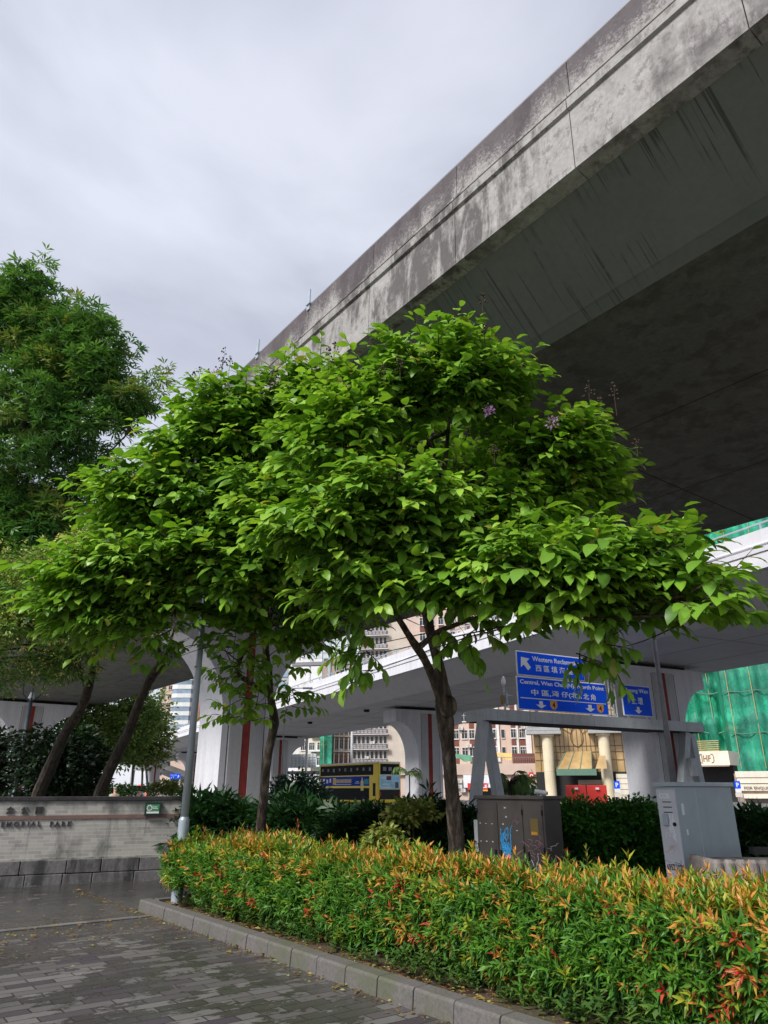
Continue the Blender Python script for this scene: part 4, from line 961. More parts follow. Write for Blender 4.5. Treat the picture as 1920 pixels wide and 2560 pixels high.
# 6 pink tenement with brown spandrels
o, Fr, W = bld('tenement_building', 'pink and white tenement block with brown spandrels under its windows', 1022, 1412, 128, 122, 18, 52, 'wall_pink')
for c0, c1 in ((1216, 1252), (1285, 1300), (1318, 1332)):
    MB().box(xx_(Fr, c0), xx_(Fr, c1), -.35, 0, 6.2, 51.9).build('white_bay', 'wall_white', o)
zf = 5.95; fl = 3.02
for pxw, ww, kd in ((1140, .95, 2), (1161, 1.0, 2), (1180, .9, 2), (1234, .95, 2), (1261, .6, 1), (1286, .85, 2), (1307, 1.2, 3), (1356, .9, 2), (1060, 1.0, 2), (1085, 1.0, 2), (1110, .9, 2)):
    x = xx_(Fr, pxw - 4); yy_ = -.36 if pxw in (1234, 1286) else 0
    windows(o, x, 1, 1, zf + 1.25, fl, 14 if pxw < 1300 else 8, ww, 1.45, kd, 'glass_dark', 'wall_white', y=yy_)
    if pxw not in (1161, 1261):
        me = None
        for j in range(14 if pxw < 1300 else 8):
            q = MB().box(x, x + ww, yy_ - .06, yy_, zf + fl * j - .05, zf + fl * j + 1.0) if me is None else None
            if me is None: ob = q.build('spandrel', 'spandrel_brown', o); me = ob.data
            else: ob = bpy.data.objects.new('spandrel', me); link(ob, o); ob.location.z = fl * j
aircons(o, [(xx_(Fr, px) , zf + fl * j + 2.75) for px, j in ((1150, 1), (1150, 3), (1170, 0), (1236, 2), (1300, 3), (1308, 1), (1356, 2), (1146, 6), (1168, 8), (1190, 9), (1240, 9), (1130, 8), (1290, 8), (1310, 9), (1208, 10))])
# podium
pod = thing('shop_podium', 'low pink podium with a white shop front, red sign and faded awnings', 'building', (Fr.w(0, -9, 0)[0], Fr.w(0, -9, 0)[1], 0), Fr.rz)
FPd = Frame(Fr.d.x, Fr.d.y, *Fr.w(0, -9, 0)[:2])
W2 = xx_(FPd, 1347)
MB().box(0, W2, 0, 8.9, -.05, 5.6).build('wall', 'wall_pink', pod)
MB().box(-.1, W2 + .02, -.5, 0, 3.9, 5.55).build('parapet', 'wall_pink', pod)
MB().box(xx_(FPd, 1158), xx_(FPd, 1250), -.7, 0, 1.9, 3.85).build('white_fascia', 'shop_white', pod)
MB().box(xx_(FPd, 1262), W2 - .2, -.3, 0, 0.2, 2.2).build('shop_window', 'glass_blue', pod)
MB().box(xx_(FPd, 1170), xx_(FPd, 1258), -.2, 0, 0, 1.7).build('shop_front', 'glass_dark', pod)
rs = MB().box(xx_(FPd, 1168), xx_(FPd, 1217), -.85, -.7, zz(FPd, 1210, 1974), zz(FPd, 1210, 1958)).build('shop_sign', 'sign_red', pod)
text('lettering', 'RCLE', 'sign_white', rs, xx_(FPd, 1202), -.86, zz(FPd, 1210, 1970), width=xx_(FPd, 1216) - xx_(FPd, 1188), height=zz(FPd, 1210, 1962) - zz(FPd, 1210, 1970), depth=.02, bold=.03)
MB().box(xx_(FPd, 1185), xx_(FPd, 1217), -.86, -.7, zz(FPd, 1210, 1978), zz(FPd, 1210, 1974.2)).build('sign_stripe', 'shield_orange', pod)
for (c0, c1, zt, dz, dy, mt) in ((1138, 1178, 1884, 1.6, 2.2, 'awning_green'), (1234, 1290, 1880, 1.6, 1.8, 'awning_yellow'), (1300, 1332, 1884, 2.3, 1.4, 'laundry')):
    x0, x1, z = xx_(FPd, c0, 1900, 4), xx_(FPd, c1, 1900, 4), zz(FPd, c0, zt, 4)
    m = MB(); n = 8
    for i in range(n + 1):
        f = i / n; m.V += [(x0 + (x1 - x0) * f, 4.5, z - .3 * f), (x0 + (x1 - x0) * f + .4, 4.5 - dy, z - dz * (.55 + .45 * f) + .15 * math.sin(f * 9))]
    for i in range(n): m.F.append((2 * i, 2 * i + 2, 2 * i + 3, 2 * i + 1)); m.M.append(0)
    m.build('awning', mt, pod)
m = MB()
for k in range(22): x = xx_(FPd, 1225) + k * .35; m.bar((x, .3, 5.6), (x, .3, 6.6), .04)
m.box(xx_(FPd, 1225), xx_(FPd, 1345), .28, .33, 6.55, 6.62); m.build('roof_railing', 'mid_grey_pole', pod)
MB().box(xx_(FPd, 1280), W2 - .1, .8, 1.0, 5.6, 7.2).build('brown_hoarding', 'spandrel_brown', pod)
aircons(pod, [(xx_(FPd, 1142), 2.6), (xx_(FPd, 1142), 1.8), (xx_(FPd, 1150), 1.2)])
# hanging round shop sign
hs = thing('hanging_sign', 'small red hanging shop sign with a white ring mark, left of the golden building', 'sign', tuple(FPd.w(xx_(FPd, 1327), -1.4, zz(FPd, 1327, 1945))), FPd.rz)
MB().box(-.35, .35, -.06, .06, -.2, .85).build('panel', 'sign_red', hs); MB().tube([(0, -.09, .33), (0, -.06, .33)], .25, 14).build('ring', 'sign_white', hs); MB().tube([(0, -.11, .33), (0, -.09, .33)], .13, 12).build('ring_centre', 'sign_red', hs)
MB().bar((0, 0, .85), (0, 1.4, 1.6), .05).build('bracket', 'mid_grey_pole', hs)
# 7 golden building with columns
o, Fr, W = bld('commercial_building', 'golden glass building front with cream columns, grey cornices and a sloped glass canopy', 1343, 1640, 112, 108, 20, 16.5, 'glass_gold')
zt = zz(Fr, 1450, 1836); zlow = zz(Fr, 1400, 1930)
MB().box(.02, W, -.25, 0, -.05, zlow).build('dark_ground_floor', 'bearing_black', o)
for px in (1372, 1514):
    x = xx_(Fr, px, 1900, -1.2); r = .85
    c = MB().lathe(x, -1.2, [(r, 0), (r, zt - .35)], 20).build('column', 'cream_stone', o, smooth=False)
    MB().lathe(x, -1.2, [(r + .2, zt - .35), (r + .25, zt - .1), (r + .25, zt)], 20).build('capital', 'cream_stone', c)
    MB().lathe(x, -1.2, [(r + .006, zlow), (r + .006, zlow + .03)], 20).build('joint_line', 'cornice_grey', c)
    MB().lathe(x, -1.2, [(r + .006, zlow + 4.6), (r + .006, zlow + 4.63)], 20).build('joint_line', 'cornice_grey', c)
for c0, c1 in ((1315, 1402), (1470, 1560)):
    x0, x1 = xx_(Fr, c0, 1830, -2), xx_(Fr, c1, 1830, -2)
    m = MB()
    for k in range(5): m.box(x0 + k * .12, x1 - k * .12 if c0 < 1400 else x1, -2.2 + k * .05 - (5 - k) * .08, 0, zt + k * .55, zt + k * .55 + .5)
    m.build('cornice', 'cornice_grey', o)
m = MB()
for px in (1352, 1392, 1403, 1414, 1425, 1436, 1447, 1458, 1469, 1480, 1491, 1541, 1560): x = xx_(Fr, px); m.box(x - .04, x + .04, -.08, 0, zlow, 16)
for py in (1865, 1880, 1900): z = zz(Fr, 1450, py); m.box(.1, W, -.085, 0, z - .04, z + .04)
m.build('mullion', 'letter_brown', o)
# round top window with oval
xc, zc = xx_(Fr, 1447), zz(Fr, 1447, 1842)
m = MB()
for rx_, rz_ in ((.95, 1.45),):
    pts = [(xc + rx_ * math.cos(t), -.14, zc + rz_ * math.sin(t)) for t in [2 * math.pi * k / 24 for k in range(25)]]; m.tube(pts, .07, 5)
pts = [(xc + 2.6 * math.cos(t), -.14, zc + .3 + 3.0 * math.sin(t)) for t in [math.pi * k / 20 for k in range(21)]]; m.tube(pts, .07, 5)
for k in range(1, 8): t = math.pi * k / 8; m.bar((xc + 1.0 * math.cos(t), -.14, zc + 1.4 * math.sin(t)), (xc + 2.6 * math.cos(t), -.14, zc + .3 + 3 * math.sin(t)), .08)
m.build('fan_tracery', 'letter_brown', o)
# canopy
x0, x1 = xx_(Fr, 1392, 1920, -3.5), xx_(Fr, 1480, 1920, -3.5); z0 = zz(Fr, 1430, 1922, -3.5); z1 = zz(Fr, 1440, 1878, -1)
cn = MB(); cn.add([(x0, -3.5, z0), (x1, -3.5, z0), (x1 + .2, -.3, z1), (x0 + 1.6, -.3, z1), (x0, -3.5, z0 - .12), (x1, -3.5, z0 - .12), (x1 + .2, -.3, z1 - .12), (x0 + 1.6, -.3, z1 - .12)], [(0, 1, 2, 3), (7, 6, 5, 4), (0, 4, 5, 1), (1, 5, 6, 2), (3, 2, 6, 7), (0, 3, 7, 4)])
cn = cn.build('canopy', 'glass_gold', o); m = MB()
for f in (0, .33, .66, 1): m.bar((x0 + (x1 - x0) * f, -3.55, z0 + .03), (x0 + 1.6 + (x1 - x0 - 1.4) * f, -.3, z1 + .03), .1)
m.box(x0 - .1, x1 + .6, -3.7, -3.45, z0 - .95, z0 - .02); m.box(x1 + .3, x1 + .6, -3.5, 0, z0 - .95, z0 - .02); m.build('canopy_frame', 'trim_green', cn)
m = MB(); m.add([(x1 + .5, -3.4, z0), (x1 + 2.2, -3.4, z0), (x1 + 2.2, -2.6, z0 + 1.9), (x1 + 1.3, -2.6, z0 + 1.9)], [(0, 1, 2, 3)]); m.build('side_glass', 'glass_gold', cn)
MB().box(xx_(Fr, 1440), xx_(Fr, 1500), -.8, -.26, 0, zz(Fr, 1450, 1950)).build('doorway_wall', 'wall_brownish', o)
MB().box(xx_(Fr, 1449), xx_(Fr, 1492), -.85, -.8, 0, zz(Fr, 1450, 1962)).build('doorway', 'bearing_black', o)
MB().box(xx_(Fr, 1535), xx_(Fr, 1640), -.6, -.26, -.02, zz(Fr, 1550, 1935)).build('cream_base', 'shop_cream', o)
m = MB()
for k in range(4): m.box(xx_(Fr, 1535), xx_(Fr, 1640), -.62, -.6, .8 + k * .8, .86 + k * .8)
m.build('base_joint', 'letter_brown', o)
# red barriers in front
for i, (a_, b_) in enumerate(((1417, 1468), (1470, 1520))):
    p, q = at(a_, HZ, 60), at(b_, HZ, 60)
    rb = thing('road_barrier', ('red plastic water barrier, left one of the pair in front of the golden building', 'red plastic water barrier, right one of the pair in front of the golden building')[i], 'barrier', (p.x, p.y, 0), 0, 'red barriers'); L = q.x - p.x - .04; h = at(1450, 1976, 60).z
    h = 1.95
    MB().prism([(0, 0), (.6, 0), (.45, .35), (.38, h), (.22, h), (.15, .35)], 0, L, 'x').build('body', 'barrier_red', rb, bevel=.03)
    MB().box(L * .42, L * .58, .05, .2, h * .82, h * .9).build('cap', 'sign_white', rb)
# 8 green-netted buildings at the right
net_block('green scaffold netting sagging in folds over a building, right of the right-hand pier', 1640, 1846, 118, 112, 20, 33, True, 4.5, 1.3)
net_block('bright green smooth scaffold netting on the tall corner building at the right edge', 1847, 2100, 106, 102, 25, 62, True, 3.5, .4)
net_block('green netting with slanted bamboo seen above the white flyover parapet at the right', 1600, 1960, 165, 160, 20, 92, True, 5, .3)
# sign box IHF
q0, q1 = at(1738, HZ, 100), at(1836, HZ, 97); Fr = Frame(q1.x - q0.x, q1.y - q0.y, q0.x, q0.y); W = (q1 - q0).length
o = thing('kiosk_canopy', 'cream canopy box with brown letters in a rounded bracket frame, below the green netting', 'shop canopy', (q0.x, q0.y, 0), Fr.rz)
za_, zb_ = zz(Fr, 1780, 1913), zz(Fr, 1780, 1878); bx0 = xx_(Fr, 1732)
MB().box(bx0, W, 0, 5, za_, zb_).build('canopy_box', 'shop_cream', o); MB().box(bx0 + .05, W - .1, -.02, 0, za_ - .18, za_).build('lower_edge', 'wall_brownish', o)
tx = xx_(Fr, 1766); text('lettering', 'IHF', 'gold_letter', o, tx, -.02, zz(Fr, 1766, 1904), width=xx_(Fr, 1778) - xx_(Fr, 1755), height=zz(Fr, 1766, 1888) - zz(Fr, 1766, 1904), depth=.05, bold=.02)
m = MB(); xa1, xb1, zc1, zd1 = xx_(Fr, 1750), xx_(Fr, 1785), zz(Fr, 1766, 1907), zz(Fr, 1766, 1885)
for sg, xk in ((1, xa1), (-1, xb1)):
    m.tube([(xk + sg * .35, -.04, zd1), (xk + sg * .1, -.04, zd1 - .06), (xk, -.04, zd1 - .3), (xk, -.04, zc1 + .3), (xk + sg * .1, -.04, zc1 + .06), (xk + sg * .35, -.04, zc1)], .05, 6)
m.build('bracket_frame', 'gold_letter', o)
MB().box(bx0 + .3, W - .3, 2.5, 4.9, 0, za_ - .01).build('dark_recess', 'bearing_black', o)
m = MB()
for k in range(6): m.bar((bx0 - .4, 2.0 + .1 * k, zb_ + .15 + k * .28), (bx0 + 3.4, 1.4 + .1 * k, zb_ + .1 + k * .28), .11)
m.build('bamboo_bundle', 'bamboo', o)
# FOR ENQUIRIES shop front
q0, q1 = at(1832, HZ, 90), at(2000, HZ, 87); Fr = Frame(q1.x - q0.x, q1.y - q0.y, q0.x, q0.y); W = (q1 - q0).length
o = thing('shop_building', 'cream shop front with brown FOR ENQUIRIES lettering over metal shutters at the right edge', 'building', (q0.x, q0.y, 0), Fr.rz)
zt = zz(Fr, 1880, 1927)
MB().box(.4, W, .5, 9, -.05, zt - .3).build('wall', 'wall_brownish', o)
for j, (pa, pb) in enumerate(((1943.4, 1928), (1958.2, 1944.2), (1977, 1960))):
    MB().box(xx_(Fr, 1832 + 2 * j), W, .0 + .1 * j, .5, zz(Fr, 1880, pa), zz(Fr, 1880, pb)).build('fascia_board', 'shop_cream', o)
MB().box(xx_(Fr, 1844), W, -.25, .5, zz(Fr, 1880, 1996), zz(Fr, 1880, 1985)).build('lower_awning', 'shop_cream', o)
text('lettering', 'FOR ENQUIRIES', 'letter_brown', o, xx_(Fr, 1848), .09, zz(Fr, 1848, 1974), width=(xx_(Fr, 1919) - xx_(Fr, 1848)) * 13 / 11.6, height=zz(Fr, 1880, 1966) - zz(Fr, 1880, 1974) , depth=.05, bold=.0, align='LEFT')
m = MB()
for k in range(9): m.box(.5 + k * .55, .56 + k * .55, .44, .5, 0, 1.0)
m.build('shutter_rib', 'mid_grey_pole', o)
# 9 parking sign, two of them
for px, t, lab in ((1865, 62, 'small blue P parking sign on a post, in front of the cream shop front'), (1543, 62, 'small blue P parking sign on a post beside the golden building')):
    p = at(px - 20 if px > 1800 else px, HZ, t); top = at(px, 1955 if px < 1800 else 1968, t).z
    o = thing('parking_sign', lab, 'parking sign', (p.x, p.y, 0), 0, 'parking signs'); top = max(top, 2.3)
    MB().lathe(0, 0, [(.04, 0), (.04, top)], 8).build('post', 'mid_grey_pole', o)
    MB().box(-.25, .25, -.07, -.04, top - .62, top).build('blue_plate', 'sign_blue', o); text('letter', 'P', 'sign_white', o, 0, -.072, top - .5, height=.36, depth=.01, bold=.03)
    MB().box(-.25, .25, -.07, -.04, top - .95, top - .63).build('white_plate', 'sign_white', o); MB().box(-.3, .3, -.07, -.04, top - 1.3, top - .97).build('lower_plate', 'shop_cream', o)

# ================================================================ BACKS OF SIGN GANTRIES
def sign_back(label, x0, x1, y0, y1, t, group='backs of large road signs'):
    a, b = at(x0, (y0 + y1) / 2, t), at(x1, (y0 + y1) / 2, t * .985); Fr = Frame(b.x - a.x, b.y - a.y, a.x, a.y); W = math.hypot(b.x - a.x, b.y - a.y)
    zt, zb = Fr.hit(x0, y0, 0)[2], Fr.hit(x0, y1, 0)[2]
    o = thing('gantry_sign', label, 'sign gantry', (a.x, a.y, 0), Fr.rz, group)
    MB().box(0, W, 0, .1, zb, zt).build('panel_back', 'sign_back_pale', o)
    m = MB(); k = 9
    for i in range(k + 1): m.box(W * i / k - .05, W * i / k + .05, -.12, 0, zb, zt)
    for j in range(1, 5): m.box(0, W, -.08, 0, zb + (zt - zb) * j / 5 - .04, zb + (zt - zb) * j / 5 + .04)
    m.build('stiffener', 'galvanised_pale', o)
    MB().box(-1.5, W + 2, -.3, .6, zb - .9, zb - .45).build('walkway', 'mid_grey_pole', o)
    for f in (.12, .88): MB().box(W * f - .12, W * f + .12, -.1, .2, 0, zb).build('post', 'galvanised_pale', o)
    return o
plain('sign_back_pale', (.50, .54, .56), .5); plain('galvanised_pale', (.62, .65, .67), .5)
sign_back('large pale sign panel seen from behind, above the white flyover left of the hanging leaves', 760, 900, 1572, 1648, 98)
sign_back('pale gridded sign panel seen from behind, under the white flyover left of the bus', 708, 790, 1886, 1920, 105)
bz_ = FB.hit(824, 1686, 22.15); b = FB.w(bz_[0], 22.15, 0)
o = thing('street_lamp', 'tall grey pole rising behind the white flyover parapet in front of the pale sign panel', 'street lamp', (b.x, b.y, 0), 0, 'street lamps along the far road')
MB().lathe(0, 0, [(.14, 9.9), (.1, FB.hit(824, 1560, 22.15)[2])], 10).build('pole', 'galvanised', o)
# small blue direction sign at left
a, b = at(426, 1934, 88), at(452, 1948, 88)
o = thing('road_sign', 'small blue direction sign on two posts, far away under the flyover at the left', 'road sign', (a.x, a.y, 0)); w = b.x - a.x
ms = MB().box(0, w, -.03, .03, b.z, a.z).build('panel', 'sign_blue', o)
text('lettering', 'Sheung Wan', 'sign_white', ms, w * .06, -.035, b.z + (a.z - b.z) * .62, width=w * .6, depth=.01, align='LEFT', height=(a.z - b.z) * .2); text('lettering', '上環', 'sign_white', ms, w * .08, -.035, b.z + (a.z - b.z) * .15, height=(a.z - b.z) * .3, depth=.01, align='LEFT')
m = MB(); arrow(m, w * .8, (a.z + b.z) / 2 , w * .16, (a.z - b.z) * .6, -.04, R(180 - 40)); m.build('arrow', 'sign_white', ms)
for xx in (.08, w - .1): MB().box(xx, xx + .1, .03, .1, 0, a.z).build('post', 'sign_white', o)

# ================================================================ VEHICLES
plain('bus_yellow', (.90, .66, .02), .3, var=.05, spec=.6); plain('bus_white', (.86, .87, .88), .35, var=.04); plain('bus_ad_blue', (.012, .06, .45), .5, spec=.1, var=.4, scale=.6); plain('bus_glass', (.013, .015, .018), .5, var=.3, spec=.08)
plain('bus_ad_sky', (.38, .70, .92), .35, var=.3, scale=1.2); plain('gold_print', (.75, .55, .2), .4); plain('teal_print', (.05, .40, .45), .4); plain('pale_yellow', (.7, .66, .3), .4); plain('tyre', (.02, .02, .02), .8); plain('seat_grey', (.25, .26, .28), .8)
a, b = at(946, HZ, 70), at(797, HZ, 78.7); Fr = Frame(b.x - a.x, b.y - a.y, a.x, a.y); BL, BW = (b - a).length, 2.8
bus = thing('double_decker_bus', 'yellow and white double-decker bus with a dark blue advertisement along its side, seen from behind', 'bus', (a.x, a.y, 0), Fr.rz)
# local x runs forward, the visible side is y = 0, the body lies at negative y
zr = 4.25
MB().box(0, BL, -BW, 0, .35, 4.1).build('body', 'bus_yellow', bus, bevel=.12)
MB().box(.02, BL - .05, -BW + .02, -.02, 4.08, zr).build('roof', 'bus_white', bus, bevel=.07)
w_ = MB().box(.9, BL - .25, -.01, .02, 2.98, 3.98).build('upper_windows', 'bus_glass', bus, bevel=.02)
m = MB()
for k in range(1, 8): x = .9 + (BL - 1.15) * k / 8; m.box(x - .02, x + .02, .02, .03, 2.98, 3.98)
m.build('window_divider', 'joint_black', w_); m = MB()
for k in range(9): x = 1.3 + k * 1.15; m.box(x, x + .35, .021, .026, 3.35 + (k % 3) * .05, 3.7)
m.build('seats_behind_glass', 'seat_grey', w_)
ad_ = MB().box(1.6, BL - .5, -.01, .02, 1.95, 2.88).build('side_advert', 'bus_ad_blue', bus)
m = MB(); q = random.Random(4)
for k in range(14): x = 4.9 + k * .26; m.box(x, x + .17, .02, .03, 2.25, 2.62)
m.box(7.9, 8.5, .02, .03, 2.1, 2.75)
m.build('advert_lettering', 'gold_print', ad_)
m = MB(); m.box(10.2, 10.6, .02, .03, 2.2, 2.7); m.box(9.5, 9.9, .02, .03, 2.25, 2.6); m.box(8.9, 9.2, .02, .03, 2.3, 2.7); m.box(4.9, 8.1, .02, .03, 2.08, 2.14); m.box(3.3, 4.2, .02, .03, 2.2, 2.24); m.box(3.5, 4.0, .02, .03, 2.32, 2.38); m.build('advert_print', 'sign_white', ad_)
m = MB(); m.prism([(2.6, 1.5), (3.1, 1.5), (3.12, 2.35), (2.95, 2.55), (2.95, 2.75), (2.75, 2.75), (2.75, 2.55), (2.58, 2.35)], .02, .03, 'y'); m.build('advert_bottle', 'pale_yellow', ad_)
m = MB()
for k in range(4): m.box(1.7 + k * .2, 1.84 + k * .2, .02, .03, 2.1, 2.6)
m.build('advert_letters', 'teal_print', ad_)
MB().box(1.6, BL - .3, -.01, .015, .6, 1.75).build('lower_windows', 'bus_glass', bus, bevel=.02)
MB().box(.5, .95, .0, .02, 1.0, 2.2).build('engine_grille', 'joint_black', bus)
MB().box(-.02, .02, -BW + .22, -.22, 3.02, 4.02).build('rear_window', 'bus_glass', bus, bevel=.015)
m = MB()
for k in range(3): m.box(-.03, -.02, -BW + .5 + k * .68, -BW + .9 + k * .68, 3.35, 3.7)
m.build('rear_seats', 'seat_grey', bus)
ra = MB().box(-.02, .02, -BW + .15, -.15, 1.65, 2.98).build('rear_advert', 'bus_ad_sky', bus)
rd = MB().box(-.035, -.02, -BW * .55, -BW * .35, 2.5, 2.85).build('route_display', 'joint_black', ra)
text('route_number', '904', 'sign_red', rd, -.037, -BW * .45, 2.56, width=.48, height=.24, depth=.01, rot=(R(90), 0, R(-90)), bold=.02)
m = MB(); m.box(-.03, -.02, -BW + .35, -BW + .75, 1.75, 2.3); m.build('advert_figure', 'letter_brown', ra); m = MB(); m.box(-.03, -.02, -1.6, -.35, 1.72, 1.8); m.box(-.03, -.02, -1.3, -.5, 2.05, 2.15); m.box(-.03, -.02, -.9, -.4, 2.6, 2.75); m.build('advert_print', 'sign_white', ra)
MB().box(-.02, .02, -BW + .15, -.15, .7, 1.6).build('engine_cover', 'joint_black', bus)
for sx in (-BW + .1, -.28): MB().box(-.04, -.02, sx, sx + .18, 1.0, 1.4).build('tail_light', 'sign_red', bus)
for x in (2.6, BL - 2.6):
    for y0 in (-.28, -BW): c = MB().tube([(x, y0, .5), (x, y0 + .3, .5)], .5, 18).build('wheel', 'tyre', bus); MB().tube([(x, y0 - .01, .5), (x, y0 + .31, .5)], .22, 12).build('rim', 'aircon_white', c)
# van
a = at(348, HZ, 77); van = thing('parked_van', 'white van with red brake lights seen from behind over the park wall', 'van', (a.x, a.y, 0), R(8))
vw = .86
MB().prism([(-0, .35), (5, .35), (5, 1.0), (4.2, 1.3), (3.4, 2.05), (.15, 2.12), (0, 1.5)], -vw, vw, 'x').build('body', 'bus_white', van, bevel=.08)
MB().add([(-vw + .12, -.02, 1.45), (vw - .12, -.02, 1.45), (vw - .2, .1, 2.0), (-vw + .2, .1, 2.0)], [(0, 1, 2, 3)]).build('rear_window', 'bus_glass', van)
plain('brake_light', (.7, .05, .03), .3, emit=(1.2, .12, .06))
MB().box(-.12, .12, .02, .1, 2.02, 2.12).build('brake_light', 'brake_light', van)
for sx in (-1, 1): MB().box(sx * vw * .92 - .07, sx * vw * .92 + .07, -.04, .02, .95, 1.3).build('tail_light', 'brake_light', van)
MB().box(-.3, .3, -.03, .0, .75, .9).build('number_plate', 'pale_yellow', van)
for sx in (-vw, vw - .2):
    for y in (.8, 4.0): MB().tube([(sx, y, .35), (sx + .2, y, .35)], .35, 14).build('wheel', 'tyre', van)

# ================================================================ PEOPLE
plain('skin', (.55, .36, .27), .6, var=.05); plain('hair_dark', (.02, .016, .014), .6); plain('hair_grey', (.30, .25, .20), .7); plain('shirt_grey', (.36, .38, .36), .8); plain('shirt_black', (.02, .02, .022), .8); plain('shirt_white', (.72, .73, .78), .8); plain('trousers', (.05, .055, .07), .85)
def skin_obj(name, joints, edges, radii, mat, parent):
    me = bpy.data.meshes.new(name); me.from_pydata(joints, edges, []); me.update(); o = bpy.data.objects.new(name, me); C.objects.link(o)
    o.modifiers.new('skin', 'SKIN')
    if not me.skin_vertices: me.skin_vertices.new() if hasattr(me.skin_vertices, 'new') else None
    for i, r_ in enumerate(radii):
        me.skin_vertices[0].data[i].radius = (r_ if isinstance(r_, tuple) else (r_, r_))
    me.skin_vertices[0].data[0].use_root = True
    s_ = o.modifiers.new('sub', 'SUBSURF'); s_.levels = 1; s_.render_levels = 1
    bpy.context.view_layer.update(); ev = bpy.data.meshes.new_from_object(o.evaluated_get(bpy.context.evaluated_depsgraph_get())); bpy.data.objects.remove(o)
    ev.materials.clear(); ev.materials.append(MATS[mat]); ev.polygons.foreach_set('use_smooth', [True] * len(ev.polygons)); q = bpy.data.objects.new(name, ev); return link(q, parent)
def person(label, px, py_head, t, shirt, hair, lean=0.0, rz=0.0):
    p = at(px, py_head, t); k = (p.z + .02) / 1.70
    o = thing('person', label, 'person', (p.x, p.y, 0), rz, 'people beyond the park wall')
    J = [(0, 0, .92), (0, 0, 1.12), (lean * .3, 0, 1.38), (lean * .5, 0, 1.48), (lean * .6, -.01, 1.56), (lean * .6, -.02, 1.66),
         (.19 + lean * .3, 0, 1.38), (.25 + lean * .3, -.02, 1.10), (.24 + lean * .3, -.16, .90), (.23 + lean * .3, -.2, .80), (-.19 + lean * .3, 0, 1.38), (-.25 + lean * .3, -.02, 1.10), (-.24 + lean * .3, -.16, .90), (-.23 + lean * .3, -.2, .80),
         (.10, 0, .86), (.11, -.01, .48), (.11, .02, .08), (.11, -.14, .04), (-.10, 0, .86), (-.11, .01, .48), (-.11, .04, .08), (-.11, -.12, .04)]
    E = [(0, 1), (1, 2), (2, 3), (3, 4), (4, 5), (2, 6), (6, 7), (7, 8), (8, 9), (2, 10), (10, 11), (11, 12), (12, 13), (0, 14), (14, 15), (15, 16), (16, 17), (0, 18), (18, 19), (19, 20), (20, 21)]
    Rr = [(.15, .11), (.14, .10), (.16, .10), (.05, .05), (.075, .085), (.07, .08), .055, .042, .033, .035, .055, .042, .033, .035, .085, .06, .042, .035, .085, .06, .042, .035]
    J = [tuple(c * k for c in j) for j in J]
    skin_obj('body', J, E, [tuple(x * k for x in r_) if isinstance(r_, tuple) else r_ * k for r_ in Rr], 'skin', o)
    skin_obj('shirt', [J[i] for i in (0, 1, 2, 6, 7, 10, 11)], [(0, 1), (1, 2), (2, 3), (3, 4), (2, 5), (5, 6)], [(.17 * k, .13 * k), (.16 * k, .12 * k), (.18 * k, .12 * k), .075 * k, .06 * k, .075 * k, .06 * k], shirt, o)
    skin_obj('trousers', [J[i] for i in (0, 14, 15, 16, 18, 19, 20)], [(0, 1), (1, 2), (2, 3), (0, 4), (4, 5), (5, 6)], [(.16 * k, .125 * k), .10 * k, .075 * k, .06 * k, .10 * k, .075 * k, .06 * k], 'trousers', o)
    h = J[5]; MB().blob((h[0], h[1] + .02 * k, h[2] + .035 * k), (.085 * k, .095 * k, .085 * k)).build('hair', hair, o, smooth=True)
    m = MB().blob((h[0], h[1] - .095 * k, h[2] - .03 * k), (.012 * k, .02 * k, .018 * k), seg=6, rings=4)
    for sx in (-1, 1): m.blob((h[0] + sx * .075 * k, h[1], h[2] - .03 * k), (.012 * k, .02 * k, .028 * k), seg=6, rings=4)
    m.build('face', 'skin', o)
    return o
person('person with short light brown hair and a grey-green shirt, standing beyond the park wall', 287, 1972, 36, 'shirt_grey', 'hair_grey', 0.05, 0.3)
person('person in a black top in front of the white van', 348, 1976, 44, 'shirt_black', 'hair_dark', 0.0, 0.1)
person('person in a white shirt bending towards the person in black, before the white van', 357, 1977, 47, 'shirt_white', 'hair_dark', -.25, -.6)

# ================================================================ THE TWO BIG-LEAVED TREES IN FRONT
def pal_broad(tone, f, young):
    a = lerp((0.08, 0.215, 0.02), (0.24, 0.46, 0.036), min(1, tone * .5 + f * .45 + rnd.uniform(-.2, .35)))
    if young: a = lerp(a, (0.36, 0.58, 0.06), .4 + .5 * f)
    if rnd.random() < .015: a = lerp(a, (.5, .40, .08), .7)
    return lerp(a, (0.14, 0.26, 0.08), rnd.uniform(0, .3))
TW = 1.0
def trunk_tubes(mb, rows, seg=12, wob=.05):
    """rows: px, py, t, width in pixels"""
    S = smooth_path(rows, 5); P = [at(r[0], r[1], r[2]) for r in S]; rad = [r[3] * TW / F_PX * r[2] / 2 for r in S]; mb.tube(P, rad, seg, 0, wob); return P
def limbs(mb, nodes, pads, r0=.045, every=3, sag=.15):
    for i, c in enumerate(pads):
        if i % every: continue
        n_ = min(nodes, key=lambda q: (q - c).length + (0 if q.z < c.z + .3 else 3)); mid = n_.lerp(c, .5) + Vector((rnd.uniform(-.2, .2), rnd.uniform(-.2, .2), rnd.uniform(-.05, .25)))
        S = smooth_path([tuple(n_), tuple(mid), tuple(c)], 4); k = len(S); L = (c - n_).length
        mb.tube([Vector(s) for s in S], [r0 * min(1.3, .5 + L * .25) * (1 - .8 * j / (k - 1)) for j in range(k)], 6, 0, .08)
def twig_mesh(lines, parent, r_=.006, frac=.6):
    m = MB()
    for l in lines:
        if rnd.random() < frac: m.tube([l[0], l[1], l[2]], [r_ * 1.5, r_, r_ * .5], 3)
    m.build('twigs', 'twig_brown', parent, world=True)
